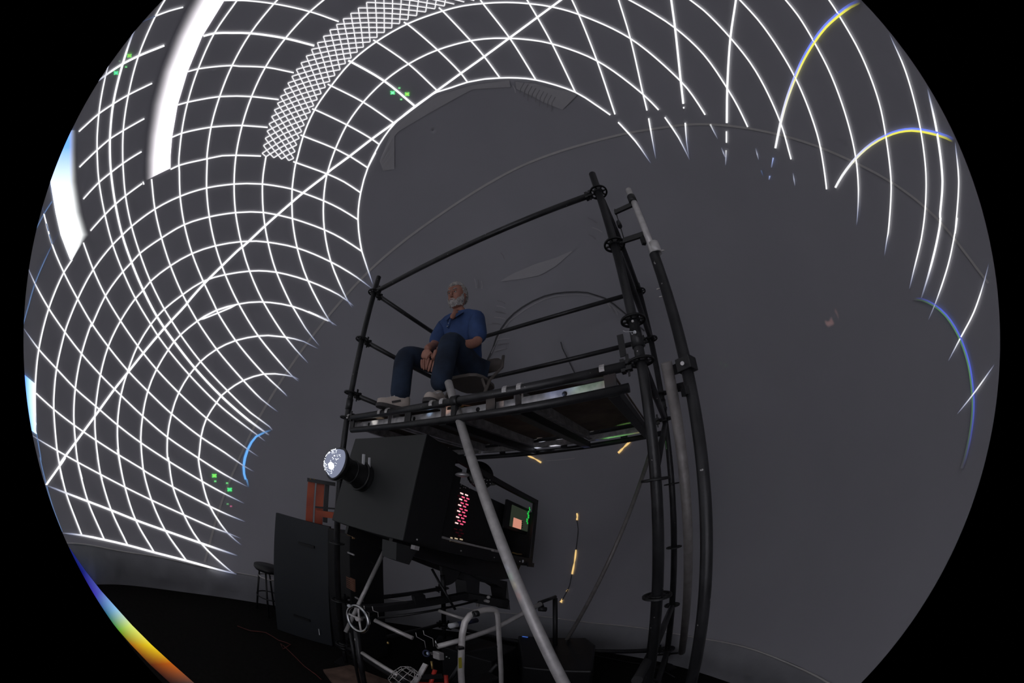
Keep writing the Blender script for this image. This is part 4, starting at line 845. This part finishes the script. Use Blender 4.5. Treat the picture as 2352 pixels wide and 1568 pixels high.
vs = [p for r in rows for p in r]+[p-Bf*.012 for r in rows for p in r]; n3 = 27
fs = [(j*3+i, j*3+i+1, (j+1)*3+i+1, (j+1)*3+i) for j in range(8) for i in range(2)]; fs += [tuple(n3+i for i in f[::-1]) for f in fs]
fs += [(j*3+2, n3+j*3+2, n3+(j+1)*3+2, (j+1)*3+2) for j in range(8)]+[(j*3, (j+1)*3, n3+(j+1)*3, n3+j*3) for j in range(8)]
m.add(vs, fs, True); m.build('backrest', M_chair, ch)
for s in (-1, 1):
    e = Sd*(.19*s)
    m = MB(); m.path([V((SC.x, SC.y, 2.20))+Bf*.21+e, SC+Bf*.02+e-Z*.02, bk0+e+Z*.0+Bf*.02, bk0+e+Z*.12], .011, 10, flat=1.3); m.build('side_frame', M_chair, ch)
    m = MB(); m.path([V((SC.x, SC.y, 2.20))-Bf*.20+e*.9, SC+Bf*.10+e*.9-Z*.03], .010, 10); m.build('rear_leg', M_chair, ch)
m = MB(); m.tube(V((SC.x, SC.y, 2.28))+Bf*.175+Sd*.2, V((SC.x, SC.y, 2.28))+Bf*.175-Sd*.2, .007, 8); m.build('stretcher', M_chair, ch)

# ------------------------------------------------------------------ the seated man
man = thing('person', 'grey-haired bearded man in a blue polo shirt and jeans sitting on the deck', 'person', V((-.36, 2.55, 2.19)))
def skin(name, verts, edges, radii, m, parent, sub=2, root=0):
    o0 = ORG[parent]; me = bpy.data.meshes.new(name); me.from_pydata([tuple(V(v)-o0) for v in verts], edges, [])
    o = bpy.data.objects.new(name, me); col.objects.link(o); o.parent = parent; ORG[o] = o0
    md = o.modifiers.new('s', 'SKIN'); md.use_smooth_shade = True
    sv = me.skin_vertices[0].data if me.skin_vertices else None
    if sv is None:
        bm = __import__('bmesh').new(); bm.from_mesh(me); bm.verts.layers.skin.verify(); bm.to_mesh(me); bm.free(); sv = me.skin_vertices[0].data
    for i, r in enumerate(radii): sv[i].radius = r if isinstance(r, tuple) else (r, r); sv[i].use_root = (i == root)
    s = o.modifiers.new('d', 'SUBSURF'); s.levels = s.render_levels = sub
    me.materials.append(m); return o
J = {k: pt(*v) for k, v in dict(head=(1050, 682, 2.42), neck=(1056, 722, 2.46), chest=(1060, 746, 2.50), Ls=(1095, 731, 2.38), Rs=(1019, 752, 2.58), Le=(1098, 787, 2.30), Lw=(1003, 803, 2.12), Re=(998, 793, 2.50), Rw=(981, 801, 2.22), pel=(1072, 850, 2.60), Lh=(1090, 852, 2.52), Rh=(1052, 850, 2.66), Lk=(1034, 778, 2.17), Rk=(930, 812, 2.32), La=(1008, 893, 2.04), Ra=(918, 918, 2.22)).items()}
J['La'].z = max(J['La'].z, 2.30); J['Ra'].z = max(J['Ra'].z, 2.28)
# bare body: one surface (neck, arms to the wrists); clothes follow it
body = skin('body', [J['pel'], J['chest'], J['neck'], J['neck'].lerp(J['head'], .55), J['Ls'], J['Le'], J['Lw'], J['Rs'], J['Re'], J['Rw'], J['Lh'], J['Lk'], J['La'], J['Rh'], J['Rk'], J['Ra']],
            [(0, 1), (1, 2), (2, 3), (1, 4), (4, 5), (5, 6), (1, 7), (7, 8), (8, 9), (0, 10), (10, 11), (11, 12), (0, 13), (13, 14), (14, 15)],
            [.08, .10, .055, .055, .055, .044, .031, .055, .044, .031, .06, .05, .04, .06, .05, .04], M_skin, man)
mid = J['pel'].lerp(J['chest'], .5)+Bf*.03
sh = skin('polo_shirt', [J['pel']-Z*.02-Bf*.03, mid, J['chest']+Z*.01, J['neck']-Z*.035, J['Ls'], J['Ls'].lerp(J['Le'], .5), J['Ls'].lerp(J['Le'], .98), J['Rs'], J['Rs'].lerp(J['Re'], .5), J['Rs'].lerp(J['Re'], 1.05)],
          [(0, 1), (1, 2), (2, 3), (2, 4), (4, 5), (5, 6), (2, 7), (7, 8), (8, 9)],
          [(.175, .150), (.165, .145), (.155, .125), (.075, .075), .082, .083, .080, .082, .080, .074], M_shirt, man, root=0)
# collar, placket, buttons
nk = J['neck']; up_ = (J['head']-J['neck']).normalized()
HF = V((-.40, -.88, -.22)).normalized()      # where the face points
y = HF.copy(); y -= up_*y.dot(up_); y.normalize(); x = up_.cross(y)
m = MB(); vs = []; n = 20                    # collar stand round the back of the neck, then two pointed leaves
for k in range(n+1):
    a = .75+(2*PI-1.5)*k/n; d = y*math.cos(a)+x*math.sin(a); vs += [nk+d*.064+up_*.012, nk+d*.088-up_*.012, nk+d*.112-up_*.034]
m.add(vs, [(k*3+i, k*3+i+1, k*3+i+4, k*3+i+3) for k in range(n) for i in range(2)], True); cl_ = m.build('collar', M_shirt, sh)
for s_ in (-1, 1):
    m = MB(); m.prism([nk+y*.045+x*(.055*s_)+Z*.012, nk+y*.098+x*(.024*s_)-Z*.028, nk+y*.132+x*(.046*s_)-Z*.078, nk+y*.088+x*(.092*s_)-Z*.036], (y*.4+x*(.5*s_)+Z*.3)*.012); m.build('collar_leaf', M_shirt, cl_)
m = MB(); m.path([nk+y*.030, nk+y*.074-Z*.018, nk+y*.108-Z*.045, nk+y*.132-Z*.080], [.038, .031, .024, .005], 14); m.build('open_neck', M_skin, man)
m = MB(); m.path([nk+y*.132-Z*.078, nk+y*.142-Z*.11, nk+y*.155-Z*.16], .010, 10, flat=1.6); m.build('placket', M_shirt, sh)
for k in range(3): m = MB(); m.ball(nk+y*(.148+.012*k)-Z*(.09+.032*k), .0045); m.build('button', M_white, sh)
jn_ = skin('jeans', [J['pel']-Z*.0, J['Lh'], J['Lh'].lerp(J['Lk'], .5), J['Lk'], J['Lk'].lerp(J['La'], .5), J['La']-Z*.015, J['Rh'], J['Rh'].lerp(J['Rk'], .5), J['Rk'], J['Rk'].lerp(J['Ra'], .5), J['Ra']-Z*.02],
           [(0, 1), (1, 2), (2, 3), (3, 4), (4, 5), (0, 6), (6, 7), (7, 8), (8, 9), (9, 10)],
           [(.13, .11), .115, .102, .090, .080, .074, .105, .098, .086, .078, .076], M_jean, man)
# head
HC = J['head']+Z*.005; hf = HF; hu = (Z-hf*Z.dot(hf)).normalized(); hs = hu.cross(hf)      # hs = his right? (x)
def HP(f, u, s): return HC+hf*f+hu*u+hs*s
def headmesh():
    m = MB(); rows = []; N = 28
    # (height, front, back, half-width)
    prof = [(-.125, .050, .01, .018), (-.118, .072, .02, .035), (-.100, .083, .035, .050), (-.078, .087, .050, .060), (-.055, .087, .065, .066), (-.030, .086, .080, .070), (-.005, .085, .092, .073), (.018, .084, .098, .075), (.040, .086, .101, .0765), (.062, .083, .100, .076), (.085, .072, .090, .070), (.105, .052, .070, .056), (.118, .028, .042, .034), (.124, .004, .012, .010)]
    vs = []
    for h, f, b, w_ in prof:
        for k in range(N):
            a = 2*PI*k/N; c, s = math.cos(a), math.sin(a); fr = f if c > 0 else b
            sq = 1/((abs(c)**2.4+abs(s)**2.4)**(1/2.4)); vs.append(HP(fr*c*sq, h, w_*s*sq))
    R_ = len(prof); m.add(vs, [(i*N+k, i*N+(k+1) % N, (i+1)*N+(k+1) % N, (i+1)*N+k) for i in range(R_-1) for k in range(N)]+[tuple(range(N))[::-1], tuple((R_-1)*N+k for k in range(N))], True)
    return m
hd = headmesh().build('head', M_skin, man)
m = MB()                                     # nose
ns = [HP(.080, .018, 0), HP(.095, -.005, 0), HP(.106, -.028, 0), HP(.092, -.038, 0)]
m.path(ns, [.007, .0095, .013, .009], 12); m.ball(HP(.093, -.031, .010), .0085); m.ball(HP(.093, -.031, -.010), .0085); m.build('nose', M_skin, hd)
for s in (-1, 1):
    m = MB(); m.ball(HP(.0785, .010, .031*s), .0105); m.build('eye', mat('eye_white', (.45, .38, .34), rough=.3) if s < 0 else bpy.data.materials['eye_white'], hd)
    m = MB(); m.ball(HP(.0865, .009, .029*s), .0052); m.build('iris', M_eye, hd)
    m = MB(); m.path([HP(.080, .019, .046*s), HP(.089, .021, .031*s), HP(.086, .016, .016*s)], .0045, 8); m.build('eyelid', M_skin, hd)
    m = MB(); m.path([HP(.078, .034, .050*s), HP(.090, .039, .034*s), HP(.090, .032, .014*s)], [.004, .0055, .004], 8); m.build('eyebrow', M_hair, hd)
    m = MB(); m.ball(HP(-.008, -.008, .076*s), .026, (.42, .42, 1.15)); m.torus(HP(-.008, -.004, .080*s), hs, .017, .005, 18, 6); m.build('ear', M_skin, hd)
m = MB(); m.path([HP(.084, -.060, .022), HP(.092, -.058, .008), HP(.092, -.058, -.008), HP(.084, -.060, -.022)], [.003, .006, .006, .003], 10); m.build('mouth', M_lip, hd)
# hair, moustache, beard from overlapping tufts following the skull
rh = random.Random(5)
def skull(f, u, s_): 
    fr = .088 if f > 0 else .106; return HP(f*fr, .018+u*.112, s_*.080)
m = MB(); vs = []; N = 40; Mr = 16                  # base cap of hair with a high hairline
for i in range(Mr+1):
    for k in range(N):
        a = 2*PI*k/N; ca = math.cos(a)
        lo = .46 if ca > .55 else (.46-(.55-ca)*1.2 if ca > .1 else (-.08-(.1-ca)*.75)); lo = max(lo, -.62)
        el = PI/2-(PI/2-lo)*i/Mr
        wob = .004*math.sin(a*9+el*5)+.003*math.sin(a*17-el*11); f, s_, u = math.cos(el)*ca, math.cos(el)*math.sin(a), math.sin(el); q = skull(f, u, s_); o_ = (q-HC).normalized()
        vs.append(q+o_*((.011+wob) if i < Mr-1 else (.006 if i < Mr else -.004)))
m.add(vs, [(i*N+k, i*N+(k+1) % N, (i+1)*N+(k+1) % N, (i+1)*N+k) for i in range(Mr) for k in range(N)], True); hr = m.build('hair', M_hair, hd)
m = MB()
for i in range(800):
    a = rh.uniform(0, 2*PI); ca, sa = math.cos(a), math.sin(a); lo = .48 if ca > .55 else (.48-(.55-ca)*1.2 if ca > .1 else (-.08-(.1-ca)*.75)); lo = max(lo, -.6); el = rh.uniform(lo, 1.5)
    f, s_, h = math.cos(el)*ca, math.cos(el)*sa, math.sin(el); q = skull(f, h, s_); o_ = (q-HC).normalized()
    dn_ = (-hf*.8-hu*(.5 if h < .7 else -.1)+hs*s_*.3); dn_ = (dn_-o_*dn_.dot(o_)).normalized(); L = rh.uniform(.010, .02)
    m.path([q-dn_*L*.6+o_*.008, q+o_*.014, q+dn_*L+o_*.010], [.002, .0038, .001], 5)
m.build('locks', M_hair, hr, kind='stuff')
m = MB(); vs = []; N = 26                            # trimmed beard: a close shell with short whiskers
def jaw(a, h):                                      # a 0 = chin front
    wf_ = .089 if h > -.095 else .089-(-.095-h)*.45; ww = .072 if h > -.06 else .072-(-.06-h)*.42
    return HP(wf_*math.cos(a)*(1 if abs(a) < 1.2 else 1)+.001, h, ww*math.sin(a)), (hf*math.cos(a)+hs*math.sin(a))
for j in range(9):
    for k in range(N+1):
        a = -1.55+3.1*k/N; t = j/8; topv = -.070 if abs(a) < .55 else (-.070+(abs(a)-.55)*.085); h = topv*(1-t)+(-.128+.02*abs(a))*t
        q, o_ = jaw(a, h); vs.append(q+o_*(.005 if 0 < j < 8 and 0 < k < N else -.006))
m.add(vs, [(j*(N+1)+k, j*(N+1)+k+1, (j+1)*(N+1)+k+1, (j+1)*(N+1)+k) for j in range(8) for k in range(N)], True); bd = m.build('beard', M_hair, hd)
m = MB()
for i in range(600):
    a = rh.uniform(-1.5, 1.5); t = rh.random(); topv = -.068 if abs(a) < .55 else (-.068+(abs(a)-.55)*.085); h = topv*(1-t)+(-.130+.02*abs(a))*t
    q, o_ = jaw(a, h); L = rh.uniform(.005, .008); m.path([q+hu*L+o_*.003, q+o_*.0065, q-hu*L+o_*.006], [.0015, .0028, .0008], 5)
m.build('whiskers', M_hair, bd, kind='stuff')
m = MB()
for i in range(90):
    s = rh.uniform(-1, 1); q = HP(.093-.007*s*s, -.047-.012*abs(s)-.004*rh.random(), .028*s); m.path([q, q+hf*.003-hu*.004+hs*s*.003, q-hu*.009+hs*s*.007], [.002, .003, .001], 5)
m.build('moustache', M_hair, hd, kind='stuff')
# hands hanging between the knees
def hand(name, W_, dirv, across, s):
    d = dirv.normalized(); ac = (across-d*across.dot(d)).normalized(); n_ = d.cross(ac)
    vs = [W_]; ed = []; rd = [(.031, .023)]
    vs.append(W_+d*.045); ed.append((0, 1)); rd.append((.045, .018)); vs.append(W_+d*.090); ed.append((1, 2)); rd.append((.042, .016))
    m = skin(name, vs, ed, rd, M_skin, man)
    for k, (off, L) in enumerate(((-.032, .076), (-.011, .088), (.011, .084), (.031, .068))):
        b = W_+d*.084+ac*off; pts = [b, b+d*L*.45+n_*.004*s, b+d*L*.78+n_*.014*s, b+d*L*.98+n_*.026*s]
        skin('finger', pts, [(0, 1), (1, 2), (2, 3)], [.0108, .0100, .0092, .0082], M_skin, m)
    b = W_+d*.03-ac*.03; skin('thumb', [b, b-ac*.02+d*.03+n_*.008*s, b-ac*.022+d*.058+n_*.016*s], [(0, 1), (1, 2)], [.012, .0105, .008], M_skin, m)
hand('hand', J['Rw'], V((-.02, -.10, -.95)), V((-.9, .35, 0)), 1)
hand('hand', J['Lw'], V((-.16, -.05, -.90)), V((.9, .2, -.1)), -1)
# trainers
def shoe(A_, dirv, nm):
    d = V((dirv.x, dirv.y, 0)).normalized(); s = Z.cross(d); base = V((A_.x, A_.y, 2.195))+d*.0
    out = []
    for t, w_ in ((-.075, .5), (-.066, .8), (-.03, .93), (.03, .95), (.09, 1.1), (.125, 1.05), (.150, .75), (.162, .35)): out.append((t, w_*.046))
    poly = [base+d*t+s*w_ for t, w_ in out]+[base+d*t-s*w_ for t, w_ in out[::-1]]
    m = MB(); m.prism(poly, Z*.028); sh_ = m.build(nm, M_sole, man, bevel=.006)
    m = MB(); rows = []
    for t, w_, h in ((-.072, .55, .085), (-.052, .85, .105), (-.02, .9, .112), (.02, .92, .095), (.06, 1.0, .070), (.10, 1.05, .052), (.136, .85, .044), (.156, .35, .034)):
        for k in range(9):
            a = PI*k/8; rows.append(base+d*t+s*(.043*w_*math.cos(a))+Z*(.026+h*math.sin(a)**.8))
    m.add(rows, [(i*9+k, i*9+k+1, (i+1)*9+k+1, (i+1)*9+k) for i in range(7) for k in range(8)]+[tuple(range(9))[::-1], tuple(63+k for k in range(9))], True)
    m.build('upper', M_shoe, sh_)
    for k in range(4):
        t = .02+.025*k; m = MB(); m.tube(base+d*t+s*.026+Z*(.026+.082-k*.012), base+d*t-s*.026+Z*(.026+.082-k*.012), .004, 8); m.build('lace', M_white, sh_)
    for sg in (-1, 1):
        m = MB(); q = base+d*.03+s*(.0425*sg)+Z*.055; m.bar(q-d*.03+Z*.012, q+d*.03-Z*.012, .006, .014); m.build('side_stripe', M_sole, sh_)
shoe(J['Ra'], V((-.75, -.45, 0)), 'trainer'); shoe(J['La'], V((-.18, -.95, 0)), 'trainer')

# added coloured spots standing in for rainbow reflections on deck metal and raker
def tint_spot(tgt_, c, e, deg, src=None):
    l = bpy.data.lights.new('added_tint_spot', 'SPOT'); o = bpy.data.objects.new('added_tint_spot', l); col.objects.link(o)
    l.energy = e; l.color = c; l.spot_size = math.radians(deg); l.spot_blend = .8; l.shadow_soft_size = .01
    o.location = src or (LT+V((-.02, -.22, .16))); o.rotation_euler = (tgt_-o.location).to_track_quat('-Z', 'Y').to_euler()
for t, c, e in ((.16, (1, .97, .9), 3), (.40, (.5, .7, 1), 3), (.46, (1, .6, .45), 3), (.64, (1, .75, .65), 4), (.76, (.5, .6, 1), 9), (.82, (.6, 1, .6), 9), (.90, (1, .5, .42), 10)):
    tint_spot(SP[1]+AL*(t*2.134)+Z*2.12, c, e*9, 4 if t > .3 else 8)
S2 = BX(.9, .3, -.05)
for t, c, e in ((.50, (.8, .85, 1), 6), (.58, (.9, .9, 1), 8), (.72, (.3, .35, 1), 6), (.83, (.35, 1, .3), 14), (.90, (.6, 1, .4), 10), (.935, (1, .45, .35), 8)):
    tint_spot(SP[3]+AL*(t*2.134)+Z*2.11-AC*.06, c, e*7, 9 if t < .9 else 4, BX(1.0, -.06, .15))
rkd = (rb_-ra)
for px, py, c in ((1178, 1305, (.6, .75, 1)), (1186, 1325, (.5, 1, .7)), (1194, 1345, (1, .9, .4)), (1203, 1370, (1, .35, .25))):
    d = ray(px, py); n_ = d.cross(rkd).cross(d); q = ra+rkd*((CAM-ra).dot(n_)/rkd.dot(n_))     # the spot on the raker itself
    tint_spot(q-rt*.012, c, 5, 2.6, V((-.9, .75, 1.5)))
